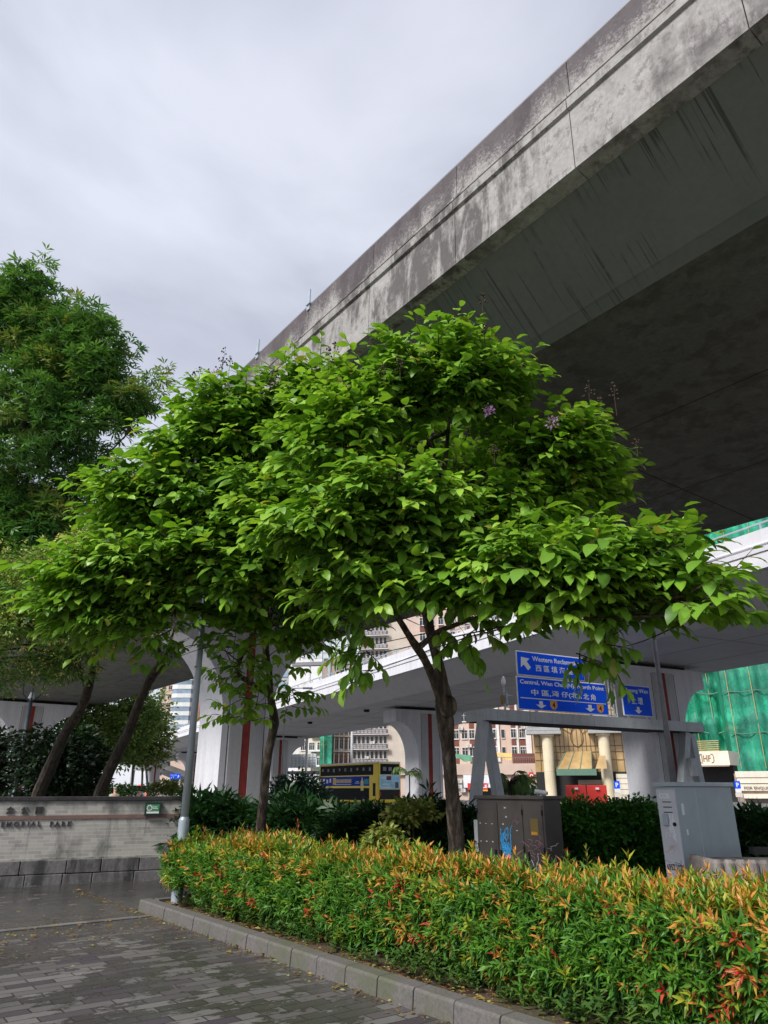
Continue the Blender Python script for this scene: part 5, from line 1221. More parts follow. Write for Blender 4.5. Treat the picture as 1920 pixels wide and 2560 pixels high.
def seed_spikes(parent, spots, flower=False):
    for px, py, t, hgt in spots:
        c = at(px, py, t); m = MB(); m.tube([c - Vector((0, 0, hgt)), c - Vector((0, 0, hgt * .4)), c + Vector((.02, 0, hgt * .2))], [.005, .004, .002], 4)
        for k in range(16):
            f = rnd.random(); p = c + Vector((rnd.uniform(-.07, .07) * (1.2 - f), rnd.uniform(-.07, .07) * (1.2 - f), -hgt * .4 + f * hgt * .6)); m.blob(p, rnd.uniform(.009, .016), seg=5, rings=3)
        m.build('seed_cluster', 'twig_brown', parent, world=True)
def blossoms(parent, spots):
    for px, py, t in spots:
        c = at(px, py, t); N = 46; v = NR.normal(size=(N, 3)); v = unit(v)
        pos = np.array(c)[None] + v * NR.uniform(.01, .065, (N, 1)) * np.array([1, 1, 1.3])
        col = np.array([lerp((.42, .20, .52), (.66, .42, .70), rnd.random()) for _ in range(N)])
        scatter('flower_cluster', OVAL_V, LANCE_F, pos, v + NR.normal(size=(N, 3)) * .5, NR.normal(size=(N, 3)), NR.uniform(.03, .055, N), col, 'petal', parent)
# --- right tree
TW = .58
base = at(1142, 2140, 8.75); TR = thing('flowering_tree', 'nearer broad-leaved tree with a forked furrowed trunk, beside the brown cabinet', 'tree', (base.x, base.y, .12), 0, 'broad-leaved trees behind the hedge')
m = MB(); gnd = at(1146, 2215, 8.75)
trunk_tubes(m, [(1152, 2300, 8.72, 92), (1146, 2180, 8.75, 80), (1139, 2080, 8.8, 70), (1128, 1960, 8.85, 60), (1119, 1860, 8.9, 60), (1112, 1790, 8.95, 78), (1110, 1750, 9.0, 76), (1104, 1700, 9.05, 52), (1094, 1650, 9.1, 46), (1078, 1590, 9.15, 42), (1068, 1540, 9.2, 44), (1063, 1490, 9.25, 40), (1070, 1400, 9.3, 36), (1090, 1290, 9.4, 30), (1110, 1180, 9.5, 24), (1120, 1080, 9.6, 16), (1130, 980, 9.7, 9)], 14, .06)
N1 = trunk_tubes(m, [(1122, 1785, 8.88, 66), (1098, 1735, 8.85, 44), (1080, 1690, 8.8, 38), (1062, 1650, 8.75, 36), (1042, 1618, 8.7, 38), (1020, 1585, 8.6, 30), (995, 1545, 8.5, 26), (968, 1508, 8.4, 24), (940, 1470, 8.3, 18), (900, 1400, 8.2, 12)], 10, .06)
N2 = trunk_tubes(m, [(1042, 1622, 8.7, 30), (1066, 1603, 8.72, 26), (1098, 1578, 8.7, 24), (1140, 1562, 8.5, 20), (1190, 1545, 8.2, 16), (1260, 1530, 7.8, 12), (1400, 1500, 7.2, 7)], 8, .06)
N3 = trunk_tubes(m, [(1070, 1550, 9.2, 34), (1088, 1530, 9.1, 26), (1120, 1505, 8.9, 20), (1200, 1470, 8.5, 14), (1330, 1430, 7.9, 10), (1500, 1400, 7.3, 6)], 8, .06)
N4 = trunk_tubes(m, [(1090, 1290, 9.4, 26), (1200, 1190, 9.6, 18), (1330, 1120, 9.8, 13), (1450, 1060, 9.9, 8)], 8, .06)
N5 = trunk_tubes(m, [(1105, 1200, 9.5, 24), (1060, 1090, 9.3, 20), (980, 1050, 9.0, 15), (860, 1020, 8.8, 9)], 8, .06)
m.blob(at(1126, 1765, 8.88), (.085, .085, .13), seg=12, rings=8)
N0 = [at(1070, 1400, 9.3), at(1090, 1290, 9.4), at(1110, 1180, 9.5), at(1120, 1080, 9.6), at(1130, 980, 9.7)]
m.build('trunk', 'bark_grey', TR, world=True, smooth=True)
m = MB(); m.lathe(0, 0, [(.105, .95), (.107, .965)], 16); w_ = m.build('wire_band', 'galvanised', TR)
# crown volumes: outline in the photograph, middle distance, half thickness, pads, slope of distance with height
RV = [([(850, 1010), (905, 965), (990, 930), (1060, 915), (1110, 895), (1180, 890), (1205, 930), (1235, 975), (1265, 1025), (1200, 1035), (1050, 1015), (950, 1040), (870, 1060)], 9.0, .9, 36, 0, 0),
      ([(1175, 835), (1200, 832), (1200, 865), (1170, 875)], 9.0, .08, 1, 0, 0),
      ([(800, 1070), (900, 1050), (960, 1090), (900, 1140), (820, 1140)], 8.5, .6, 11, 0, 0),
      ([(900, 1080), (1230, 1060), (1290, 1150), (1270, 1260), (950, 1260)], 10.7, .6, 22, 0, 0),
      ([(1270, 1110), (1340, 1085), (1400, 1080), (1435, 1095), (1450, 1135), (1450, 1180), (1390, 1200), (1290, 1175)], 9.1, .7, 18, 0, 0),
      ([(1360, 1215), (1460, 1215), (1500, 1225), (1470, 1245), (1390, 1275)], 9.3, .4, 7, 0, 0),
      ([(740, 1275), (860, 1245), (1000, 1235), (1090, 1262), (1060, 1330), (900, 1350), (760, 1350)], 7.9, .6, 21, 0, 0),
      ([(1080, 1290), (1250, 1260), (1360, 1300), (1350, 1345), (1200, 1350), (1100, 1340)], 8.9, .5, 14, 0, 0),
      ([(900, 1370), (1100, 1345), (1250, 1370), (1240, 1440), (1050, 1450), (880, 1440)], 8.2, .7, 21, 0, 0),
      ([(1000, 1250), (1330, 1230), (1370, 1350), (1200, 1420), (1000, 1400)], 10.2, .6, 24, 0, 0),
      ([(1290, 1390), (1420, 1350), (1520, 1350), (1590, 1385), (1650, 1430), (1680, 1475), (1640, 1515), (1560, 1535), (1450, 1525), (1300, 1510), (1220, 1460)], 7.3, .8, 40, 0, 0),
      ([(1710, 1480), (1760, 1505), (1770, 1540), (1710, 1520)], 6.7, .12, 2, 0, 0),
      ([(860, 1450), (1000, 1410), (1200, 1430), (1280, 1480), (1220, 1540), (1150, 1530), (1060, 1500), (930, 1520), (860, 1500)], 7.9, .6, 17, 0, 0)]
def near_leaf(pads): return pads
padsR = []; low = []
for i, (P, t0, dm, n_, a_, b_) in enumerate(RV):
    v = volume_points(P, t0, dm, n_); (low if i >= 10 else padsR).extend(v)
axR = (at(1090, 1290, 9.4).x, at(1090, 1290, 9.4).y)
parts = []
far_ = lambda pads, n: [p + Vector((rnd.gauss(0, .22), rnd.gauss(0, .22), rnd.uniform(.05, .4))) for p in rnd.sample(pads, n)]
A1 = twigs(padsR, axR, 12, .42, .54, 8, .205, pal_broad, zf=.45, droop=.5)
A2 = twigs(low, axR, 10, .34, .52, 8, .225, pal_broad, zf=.45, droop=.55)
# hanging sprays below the crown
hang = [at(x, y, t) for x, y, t in ((905, 1590, 8.3), (915, 1640, 8.3), (925, 1680, 8.3), (893, 1620, 8.35), (1130, 1600, 8.2), (1165, 1590, 8.2), (1200, 1570, 8.0), (1235, 1580, 8.0), (1455, 1640, 7.5), (1520, 1625, 7.4), (1490, 1605, 7.4))]
A3 = twigs(hang, axR, 3, .1, .36, 7, .19, pal_broad, droop=1.6, zf=1.2, upb=-.3)
P_, A_, N_, S_, C_ = (np.concatenate([q[i] for q in (A1, A2, A3)]) for i in range(5))
scatter('crown', BROAD_V, BROAD_F, P_, A_, N_, S_, C_, 'leaf_broad', TR)
m = MB(); limbs(m, N0 + N4[::3] + N5[::3], padsR, .05, 3); limbs(m, N1[4::3] + N2[::3] + N3[::3], low, .035, 2); limbs(m, low, hang, .012, 1); m.build('branches', 'bark_dark', TR, world=True, smooth=True)
twig_mesh(A1[5] + A2[5] + A3[5], TR)
blossoms(TR, ((1379, 1055, 8.3), (1221, 1027, 8.1), (1010, 905, 8.6), (851, 965, 8.4)))
seed_spikes(TR, ((1042, 780, 9, .3), (822, 880, 8.9, .4), (836, 865, 9, .3), (1205, 742, 9.1, .25), (1470, 965, 9.0, .35), (1533, 970, 9.1, .4), (1500, 1000, 8.9, .2), (1290, 900, 8.7, .3), (1310, 890, 8.8, .3), (1210, 820, 8.4, .3), (1590, 1105, 9, .2), (1000, 905, 8, .2), (960, 920, 8.0, .2), (1065, 905, 8.9, .25), (1090, 880, 8.9, .3), (900, 985, 8.7, .25), (870, 1000, 8.6, .25), (1240, 960, 8.8, .25), (1265, 985, 8.8, .25), (1330, 1075, 8.7, .3), (1400, 1060, 8.8, .3), (960, 925, 8.7, .2),  (690, 930, 8.9, .2), (1235, 1120, 7.9, .2), (1000, 1170, 7.7, .2), (985, 1190, 7.6, .2)))
print('right tree leaves', len(P_))
# --- left tree
TW = .60
base = at(652, 2120, 12.1); TL = thing('flowering_tree', 'farther broad-leaved tree with a slim leaning trunk, its crown reaching towards the park wall', 'tree', (base.x, base.y, .12), 0, 'broad-leaved trees behind the hedge')
m = MB()
M0 = trunk_tubes(m, [(646, 2180, 12.1, 52), (651, 2080, 12.1, 44), (660, 1990, 12.1, 38), (668, 1900, 12.15, 36), (682, 1830, 12.2, 36), (686, 1800, 12.2, 38), (676, 1740, 12.2, 30), (672, 1680, 12.2, 28), (664, 1620, 12.2, 28), (668, 1560, 12.2, 26), (690, 1480, 12.1, 24), (700, 1400, 12, 20), (690, 1300, 11.9, 15), (680, 1180, 11.8, 10)], 12, .05)
M1 = trunk_tubes(m, [(676, 1740, 12.2, 26), (640, 1715, 12.1, 22), (600, 1690, 12.0, 24), (592, 1672, 11.9, 22), (612, 1620, 11.8, 20), (640, 1560, 11.7, 18), (620, 1480, 11.4, 14), (540, 1380, 11, 10), (440, 1300, 10.6, 7)], 10, .05)
M2 = trunk_tubes(m, [(668, 1600, 12.2, 22), (720, 1560, 12, 18), (780, 1500, 11.7, 13), (850, 1430, 11.4, 9)], 8, .05)
M3 = trunk_tubes(m, [(690, 1480, 12.1, 18), (560, 1440, 11.3, 13), (420, 1430, 10.6, 9), (280, 1440, 10.1, 6)], 8, .05)
m.blob(at(592, 1686, 11.95), (.07, .07, .08)); m.build('trunk', 'bark_grey', TL, world=True, smooth=True)
LV = [([(545, 1010), (610, 965), (700, 985), (790, 970), (860, 1010), (850, 1085), (700, 1105), (560, 1090)], 11.0, 1.0, 30, 0, 0),
      ([(480, 1130), (540, 1090), (640, 1115), (600, 1180), (470, 1190)], 10.8, .8, 16, 0, 0),
      ([(560, 1120), (880, 1110), (880, 1280), (600, 1270)], 12.7, .8, 26, 0, 0),
      ([(310, 1220), (350, 1180), (430, 1190), (560, 1205), (560, 1290), (420, 1330), (300, 1290)], 10.7, 1.0, 34, 0, 0),
      ([(570, 1235), (700, 1205), (800, 1235), (780, 1310), (600, 1320)], 10.3, .7, 18, 0, 0),
      ([(180, 1460), (240, 1405), (330, 1370), (480, 1345), (640, 1350), (740, 1370), (740, 1440), (640, 1500), (500, 1550), (420, 1580), (380, 1550), (260, 1560), (180, 1520)], 10.2, 1.0, 56, 0, 0),
      ([(640, 1310), (800, 1280), (930, 1320), (980, 1400), (910, 1480), (760, 1510), (640, 1470)], 10.4, 1.0, 34, 0, 0),
      ([(540, 1560), (640, 1530), (760, 1520), (840, 1530), (820, 1570), (730, 1590), (620, 1600)], 10.9, .7, 13, 0, 0)]
padsL = []
for P, t0, dm, n_, a_, b_ in LV: padsL += volume_points(P, t0, dm, n_)
axL = (at(680, 1300, 12).x, at(680, 1300, 12).y)
B1 = twigs(padsL, axL, 12, .50, .58, 8, .22, pal_broad, zf=.45, droop=.5)
sp = [at(x, y, t) for x, y, t in ((590, 1660, 11.5), (640, 1650, 11.5), (700, 1640, 11.6), (560, 1700, 11.4), (620, 1690, 11.5), (660, 1700, 11.6), (600, 1740, 11.5), (640, 1760, 11.7), (700, 1730, 11.9), (740, 1730, 11.9), (560, 1650, 11.2), (420, 1640, 10.8), (400, 1660, 10.8), (460, 1625, 10.8), (730, 1760, 11.9), (620, 1800, 11.8), (580, 1790, 11.8), (560, 1620, 11.0), (760, 1640, 11.5), (700, 1600, 11.4), (720, 1680, 11.8))]
B2 = twigs(sp, axL, 4, .2, .40, 7, .17, pal_broad, droop=.8)
P_, A_, N_, S_, C_ = (np.concatenate([q[i] for q in (B1, B2)]) for i in range(5))
scatter('crown', BROAD_V, BROAD_F, P_, A_, N_, S_, C_, 'leaf_broad', TL)
m = MB(); limbs(m, M0[30:] + M1[22::3] + M2[::3] + M3[::3], padsL, .05, 3); limbs(m, M0[20:40:2] + M1[2::3], sp, .014, 1); m.build('branches', 'bark_dark', TL, world=True, smooth=True)
twig_mesh(B1[5] + B2[5], TL)
blossoms(TL, ((469, 1167, 10.2), (434, 1554, 9.6), (540, 935, 10.9)))
seed_spikes(TL, ((555, 905, 11, .45), (575, 900, 11, .4), (520, 930, 11, .3), (500, 925, 11, .3), (485, 935, 11, .25), (430, 1030, 10.8, .3), (560, 880, 11.1, .5), (250, 1200, 10.8, .3), (680, 950, 10.4, .2), (660, 1330, 9.6, .2)))
print('left tree leaves', len(P_))

# ================================================================ TREES BEHIND THE WALL
TW = .85
def pal_maple(tone, f, young):
    a = lerp((0.04, 0.14, 0.035), (0.21, 0.40, 0.10), rnd.random() * .5 + tone * .5)
    if tone > .82 : a = lerp(a, (.33, .24, .08), rnd.uniform(.1, .6))
    return a
def cloud(pads, per, r_, ls, palette, zf=.7, up=.7, cluster=6):
    P, A, Nn, S, Cc = [], [], [], [], []
    for c in pads:
        tone = rnd.random()
        for _ in range(per):
            v = Vector((rnd.gauss(0, 1), rnd.gauss(0, 1), rnd.gauss(.15, 1))).normalized(); q = c + Vector((v.x, v.y, v.z * zf)) * (r_ * rnd.uniform(.3, 1.0))
            for _k in range(cluster):
                a = Vector((v.x + rnd.gauss(0, .7), v.y + rnd.gauss(0, .7), v.z * .3 + rnd.gauss(-.1, .5)))
                P.append(q + a * ls * .5); A.append(a); Nn.append((rnd.gauss(0, .5), rnd.gauss(0, .5), up)); S.append(ls * rnd.uniform(.7, 1.3)); Cc.append(palette(tone, rnd.random(), False))
    return [np.array(z) for z in (P, A, Nn, S, Cc)]
base = at(-110, HZ, 19); TM = thing('tall_tree', 'tall dense tree with small star-shaped leaves, some turning orange, filling the upper left', 'tree', (base.x, base.y, 0))
BV = [([(-160, 720), (-60, 700), (0, 720), (20, 760), (-20, 900), (-160, 900)], 19.8, 1.4, 34, 0, 0),
      ([(32, 720), (67, 690), (102, 760), (112, 860), (60, 900), (30, 800)], 19.3, 1.0, 24, 0, 0),
      ([(127, 800), (172, 790), (192, 850), (162, 960), (112, 930)], 19, .9, 20, 0, 0),
      ([(202, 810), (232, 810), (267, 850), (277, 920), (247, 980), (192, 930)], 18.8, .8, 20, 0, 0),
      ([(-160, 900), (62, 900), (202, 975), (252, 1030), (272, 1090), (262, 1160), (202, 1250), (112, 1330), (-160, 1400)], 19, 3.0, 120, 0, 0),
      ([(-160, 1240), (82, 1230), (192, 1250), (162, 1400), (60, 1460), (-160, 1480)], 18.2, 1.8, 70, 0, 0),
      ([(337, 975), (362, 955), (367, 980), (332, 1030), (282, 1070), (282, 1040)], 18.6, .2, 8, 0, 0)]
pM = []
for P, t0, dm, n_, a_, b_ in BV: pM += volume_points(P, t0, dm, n_)
K = cloud(pM, 15, .50, .22, pal_maple, 1.0, .8, 7); scatter('crown', STAR_V, STAR_F, *K, 'leaf_small', TM, smooth=False)
# tufts that stick out of the outline
m = MB(); tk = trunk_tubes(m, [(-110, 2020, 19, 34), (-100, 1800, 19, 30), (-60, 1500, 19, 26), (20, 1250, 19, 20), (60, 1050, 19, 14), (100, 850, 19.2, 7), (105, 680, 19.3, 3)], 10)
tk2 = trunk_tubes(m, [(20, 1250, 19, 16), (130, 1130, 19, 12), (240, 960, 19, 7), (290, 850, 19, 3)], 8); tk3 = trunk_tubes(m, [(60, 1300, 19, 10), (220, 1180, 18.8, 7), (340, 1060, 18.6, 4), (400, 970, 18.6, 2)], 6)
limbs(m, tk[8:] + tk2 + tk3, pM, .06, 3); m.build('trunk', 'bark_dark', TM, world=True)
tips = [at(x, y, t) for x, y, t in ((105, 665, 19.3), (95, 700, 19.3), (40, 690, 19.4), (5, 700, 19.4), (-40, 680, 19.4), (130, 750, 19.2), (150, 775, 19.1), (190, 765, 19.1), (225, 780, 19), (250, 795, 19), (320, 870, 19), (300, 905, 19), (310, 935, 19), (400, 945, 18.6), (378, 965, 18.6), (350, 1000, 18.6), (285, 815, 19), (60, 690, 19.3))]
K = cloud(tips, 8, .26, .2, pal_maple, 1.5, .8, 5); scatter('crown_tips', STAR_V, STAR_F, *K, 'leaf_small', TM, smooth=False)
# dark lower tree behind the wall, between tall tree and yellow tree
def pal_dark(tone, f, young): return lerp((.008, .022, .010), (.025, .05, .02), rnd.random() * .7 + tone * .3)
def pal_mid(tone, f, young): return lerp((.03, .09, .02), (.10, .20, .04), rnd.random() * .6 + tone * .4)
# yellow-flowering tree with two leaning trunks -> two trees
def pal_yel(tone, f, young): return lerp((.07, .19, .04), (.28, .42, .09), rnd.random() * .6 + tone * .4)
YV = {'a': ([(-140, 1420), (0, 1400), (120, 1380), (200, 1330), (260, 1400), (230, 1500), (260, 1600), (190, 1690), (60, 1700), (0, 1740), (-140, 1760)], 15.5, 1.6, 120), 'b': ([(170, 1400), (230, 1320), (330, 1380), (420, 1450), (460, 1540), (400, 1600), (330, 1570), (260, 1620), (180, 1560)], 15.8, 1.3, 66)}
TK = {'a': ([(95, 1990, 17, 38), (118, 1935, 16.8, 36), (139, 1886, 16.7, 34), (166, 1828, 16.6, 30), (203, 1770, 16.4, 27), (218, 1731, 16.2, 26), (232, 1681, 16.1, 18), (238, 1630, 16, 14), (240, 1560, 15.9, 9)], [(215, 1725, 16.2, 10), (205, 1690, 16.1, 7), (198, 1650, 16, 5), (190, 1600, 15.8, 4)]),
      'b': ([(249, 1990, 17.5, 36), (266, 1944, 17.3, 33), (293, 1886, 17.2, 31), (322, 1828, 17.1, 29), (343, 1770, 17, 27), (367, 1716, 16.9, 24), (385, 1682, 16.8, 27), (400, 1664, 16.7, 24), (398, 1630, 16.5, 12), (390, 1550, 16.2, 8)], [(404, 1670, 16.7, 16), (418, 1630, 16.4, 9), (440, 1560, 16, 6)])}
for k_, lab in (('a', 'yellow-flowering tree with a dark trunk leaning right, nearest the left edge behind the wall'), ('b', 'yellow-flowering tree with a crooked dark trunk, leaning right behind the middle of the wall')):
    r0_ = TK[k_][0][0]; base = at(r0_[0], r0_[1] - 40, r0_[2]); o = thing('yellow_flowering_tree', lab, 'tree', (base.x, base.y, 0), 0, 'leaning trees behind the park wall')
    m = MB(); nd = trunk_tubes(m, [(TK[k_][0][0][0] - 34, 2110, TK[k_][0][0][2], 42)] + TK[k_][0], 10, .06); nd += trunk_tubes(m, TK[k_][1], 6)
    pd = volume_points(*YV[k_]); limbs(m, nd[-12:], pd, .035, 4); m.build('trunk', 'bark_dark', o, world=True)
    K = cloud(pd, 30, .55, .13, pal_yel, .7, .8, 9); scatter('crown', LANCE_V, LANCE_F, *K, 'leaf_small', o, smooth=False)
    K = cloud(pd, 22, .62, .065, lambda a, b, c: lerp((.55, .50, .12), (.80, .74, .36), rnd.random()), .8, .3, 4); scatter('blossom', OVAL_V, LANCE_F, *K, 'petal', o, smooth=False)
# far trees and shrubs
def blob_tree(name, label, P, t0, dm, n_, ls, pal, per=18, r_=.8, trunk=None, tmat='bark_dark', group=None, cat='tree', tmpl=(OVAL_V, LANCE_F), mat='leaf_small', cl=5, zf=.7):
    xs = [p[0] for p in P]; c = at(sum(xs) / len(xs), HZ, t0); o = thing(name, label, cat, (c.x, c.y, 0), 0, group)
    pd = volume_points(P, t0, dm, n_); pd = [p for p in pd if p.z > .05]
    K = cloud(pd, per, r_, ls, pal, zf, .8, cl); K2 = K[0]; keep = K2[:, 2] > .03; K = [k[keep] for k in K]
    scatter('foliage', *tmpl, *K, mat, o, smooth=False)
    m = MB()
    if trunk:
        nd = []
        for tr in trunk: nd += trunk_tubes(m, tr, 8, .05)
        limbs(m, nd[len(nd) // 3:], pd, r_ * .04, 5)
    else:
        for k in range(7): q = rnd.choice(pd); m.tube([(c.x + (q.x - c.x) * .5, c.y + (q.y - c.y) * .5, .0), tuple((Vector((c.x, c.y, .3)).lerp(q, .6))), tuple(q)], [.02 * r_ + .008, .015 * r_ + .005, .005], 5)
    m.build('trunk' if trunk else 'stems', tmat, o, world=True); return o
pal_olive = lambda a, b, c: lerp((.09, .17, .04), (.28, .40, .11), rnd.random() * .5 + a * .5)
pal_light = lambda a, b, c: lerp((.09, .15, .03), (.26, .32, .08), rnd.random() * .6 + a * .4)
blob_tree('background_tree', 'olive green bushy tree under the far end of the dark flyover', [(140, 1830), (200, 1780), (280, 1735), (350, 1720), (400, 1760), (350, 1850), (300, 1900), (150, 1900)], 62, 6, 110, .36, pal_olive, 34, 2.0, [[(240, 2010, 62, 14), (245, 1900, 62, 11), (270, 1820, 62, 6)]], group='trees beyond the park wall')
blob_tree('background_tree', 'pale-barked tree with light green leaves beside the blue direction sign', [(305, 1850), (330, 1800), (370, 1780), (400, 1800), (412, 1860), (390, 1900), (330, 1895)], 66, 3.2, 60, .42, pal_light, 18, 1.5, [[(328, 2000, 66, 7), (332, 1930, 66, 6), (335, 1860, 66, 4)], [(372, 2000, 66, 8), (366, 1930, 66, 6), (360, 1850, 66, 4)], [(352, 2000, 66.5, 7), (356, 1930, 66.5, 6), (350, 1850, 66.5, 4)]], 'bark_pale', group='trees beyond the park wall')
blob_tree('background_tree', 'very dark rounded tree behind the wall at the far left edge', [(-120, 1850), (20, 1830), (40, 1870), (30, 1940), (10, 1990), (-120, 2000)], 20, 1.5, 60, .16, pal_dark, 20, .6, [[(-40, 2040, 20, 16), (-30, 1900, 20, 10)]], group='trees beyond the park wall')
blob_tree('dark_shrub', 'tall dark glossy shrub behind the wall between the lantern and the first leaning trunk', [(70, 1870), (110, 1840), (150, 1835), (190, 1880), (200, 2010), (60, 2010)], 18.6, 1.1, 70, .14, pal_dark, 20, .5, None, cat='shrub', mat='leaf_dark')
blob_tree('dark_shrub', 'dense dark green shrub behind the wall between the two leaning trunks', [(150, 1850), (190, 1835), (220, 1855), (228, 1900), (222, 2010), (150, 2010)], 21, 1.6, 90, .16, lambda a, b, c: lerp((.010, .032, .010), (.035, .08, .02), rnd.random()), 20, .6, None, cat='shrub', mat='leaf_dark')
blob_tree('low_shrub', 'low green shrubs along the road behind the person in grey', [(240, 1972), (318, 1968), (322, 2005), (240, 2010)], 44, .6, 40, .2, pal_mid, 16, .5, None, cat='shrub')
blob_tree('roadside_hedge', 'long bright green low hedge beside the road, right of the white van', [(368, 1966), (420, 1960), (520, 1968), (520, 1985), (368, 1982)], 60, 1.2, 40, .25, pal_light, 16, .6, None, cat='hedge')
# shrubs between the hedge and the road
def fan_leaf_shrub(label, P, t0, dm, n_, ls, pal, per=14, group='dark leafy shrubs behind the hedge'):
    return blob_tree('dark_shrub', label, P, t0, dm, n_, ls, pal, per, .38, None, cat='shrub', tmpl=(STAR_V, STAR_F), mat='leaf_dark', group=group, cl=4, zf=.8)
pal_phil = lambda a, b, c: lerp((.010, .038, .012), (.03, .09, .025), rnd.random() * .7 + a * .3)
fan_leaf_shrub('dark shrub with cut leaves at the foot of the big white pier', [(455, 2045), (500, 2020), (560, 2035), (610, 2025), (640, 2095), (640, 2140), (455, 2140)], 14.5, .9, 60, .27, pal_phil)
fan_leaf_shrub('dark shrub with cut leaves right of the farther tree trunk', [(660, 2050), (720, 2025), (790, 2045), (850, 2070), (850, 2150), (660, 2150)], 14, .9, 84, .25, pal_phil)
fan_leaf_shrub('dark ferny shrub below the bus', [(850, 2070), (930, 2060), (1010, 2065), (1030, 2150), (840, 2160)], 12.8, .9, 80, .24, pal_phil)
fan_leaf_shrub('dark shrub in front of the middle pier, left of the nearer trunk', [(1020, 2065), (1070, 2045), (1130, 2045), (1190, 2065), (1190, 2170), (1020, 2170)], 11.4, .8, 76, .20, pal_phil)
blob_tree('variegated_shrub', 'small shrub with pale yellow-green blotched leaves in front of the middle pier', [(1000, 2000), (1040, 2010), (1080, 2030), (1060, 2060), (1000, 2060)], 11.0, .3, 16, .10, lambda a, b, c: lerp((.10, .18, .03), (.50, .50, .14), rnd.random()), 16, .2, None, cat='shrub', group='variegated shrubs')
blob_tree('variegated_shrub', 'small shrub with pale yellow-green blotched leaves just above the hedge, left of the nearer trunk', [(940, 2090), (985, 2070), (1000, 2110), (940, 2130)], 9.9, .25, 10, .09, lambda a, b, c: lerp((.10, .18, .03), (.50, .50, .14), rnd.random()), 16, .17, None, cat='shrub', group='variegated shrubs')
pal_bush = lambda a, b, c: lerp((.025, .10, .015), (.09, .28, .04), rnd.random() * .6 + a * .4)
blob_tree('clipped_bush', 'dense clipped dark green bush between the brown cabinet and the light grey cabinet', [(1400, 2032), (1430, 2020), (1530, 2022), (1570, 2017), (1630, 2022), (1650, 2122), (1660, 2210), (1400, 2190)], 10.6, .8, 170, .085, pal_bush, 42, .26, None, cat='bush', mat='leaf_dark')
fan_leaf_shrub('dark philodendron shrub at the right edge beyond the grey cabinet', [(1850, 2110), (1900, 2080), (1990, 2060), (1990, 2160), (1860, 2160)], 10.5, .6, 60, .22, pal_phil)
blob_tree('low_shrub', 'blue-green feathery shrub left of the bus under the white flyover', [(690, 1960), (730, 1940), (780, 1960), (800, 2000), (690, 2000)], 30, .8, 40, .2, lambda a, b, c: lerp((.02, .07, .05), (.06, .14, .10), rnd.random()), 14, .5, None, cat='shrub')
# palms
def palm(label, px, t, ptop, nf, fl, fan, spread):
    b = at(px, HZ, t); top = at(px, ptop, t).z; o = thing('palm_tree', label, 'palm', (b.x, b.y, 0), 0, 'palms by the road')
    MB().lathe(0, 0, [(.2 if fan else .09, 0), (.15 if fan else .05, top * .6), (.12 if fan else .045, top)], 9).build('trunk', 'bark_dark', o)
    P, A, Nn, S, Cc = [], [], [], [], []; m = MB()
    for k in range(nf):
        az_ = rnd.uniform(0, 6.28); el_ = rnd.uniform(-.5, 1.1) if fan else rnd.uniform(.1, .9); L = fl * rnd.uniform(.75, 1.15); prev = Vector((b.x, b.y, top)); rib = [prev]
        for s_ in range(1, 9):
            f = s_ / 8; e_ = el_ - spread * f * f; prev = prev + Vector((math.cos(az_) * math.cos(e_), math.sin(az_) * math.cos(e_), math.sin(e_))) * L / 8; rib.append(prev)
            dd = (rib[-1] - rib[-2]).normalized(); sd = dd.cross(Vector((0, 0, 1))).normalized()
            if fan and s_ < 6: continue
            for sg in (-1, 1):
                for _r in range(2 if not fan else 6):
                    P.append(prev - dd * rnd.uniform(0, L / 8)); A.append(dd * (rnd.uniform(.3, 1.2) if fan else .6) + sd * sg * (rnd.uniform(.1, 1) if fan else .9) + Vector((0, 0, -.35 - .4 * rnd.random()))); Nn.append((0, 0, 1)); S.append((.5, L * .42, 1) if not fan else (.55, L * .6, 1)); Cc.append(lerp((.10, .20, .06), (.32, .46, .20), rnd.random()))
        m.tube(rib, [.02] * 9, 4)
    m.build('frond_stems', 'bark_dark', o, world=True)
    S = np.array(S); S[:, 0] = S[:, 1] * (.35 if not fan else .3); S[:, 2] = S[:, 1]
    scatter('fronds', LANCE_V, LANCE_F, np.array(P), np.array(A), np.array(Nn, float), S, np.array(Cc), 'leaf_small', o, smooth=False)
palm('slender young palm with drooping fronds in front of the middle pier, right of the bus', 1024, 52, 1935, 9, 1.3, False, 1.4)
palm('bushy fan palm in front of the pink podium, left of the golden building', 1275, 52, 1955, 46, 1.25, True, 1.0)
palm('bushy fan palm leaning right, beside the golden building column', 1310, 54, 1962, 34, 1.05, True, 1.0)

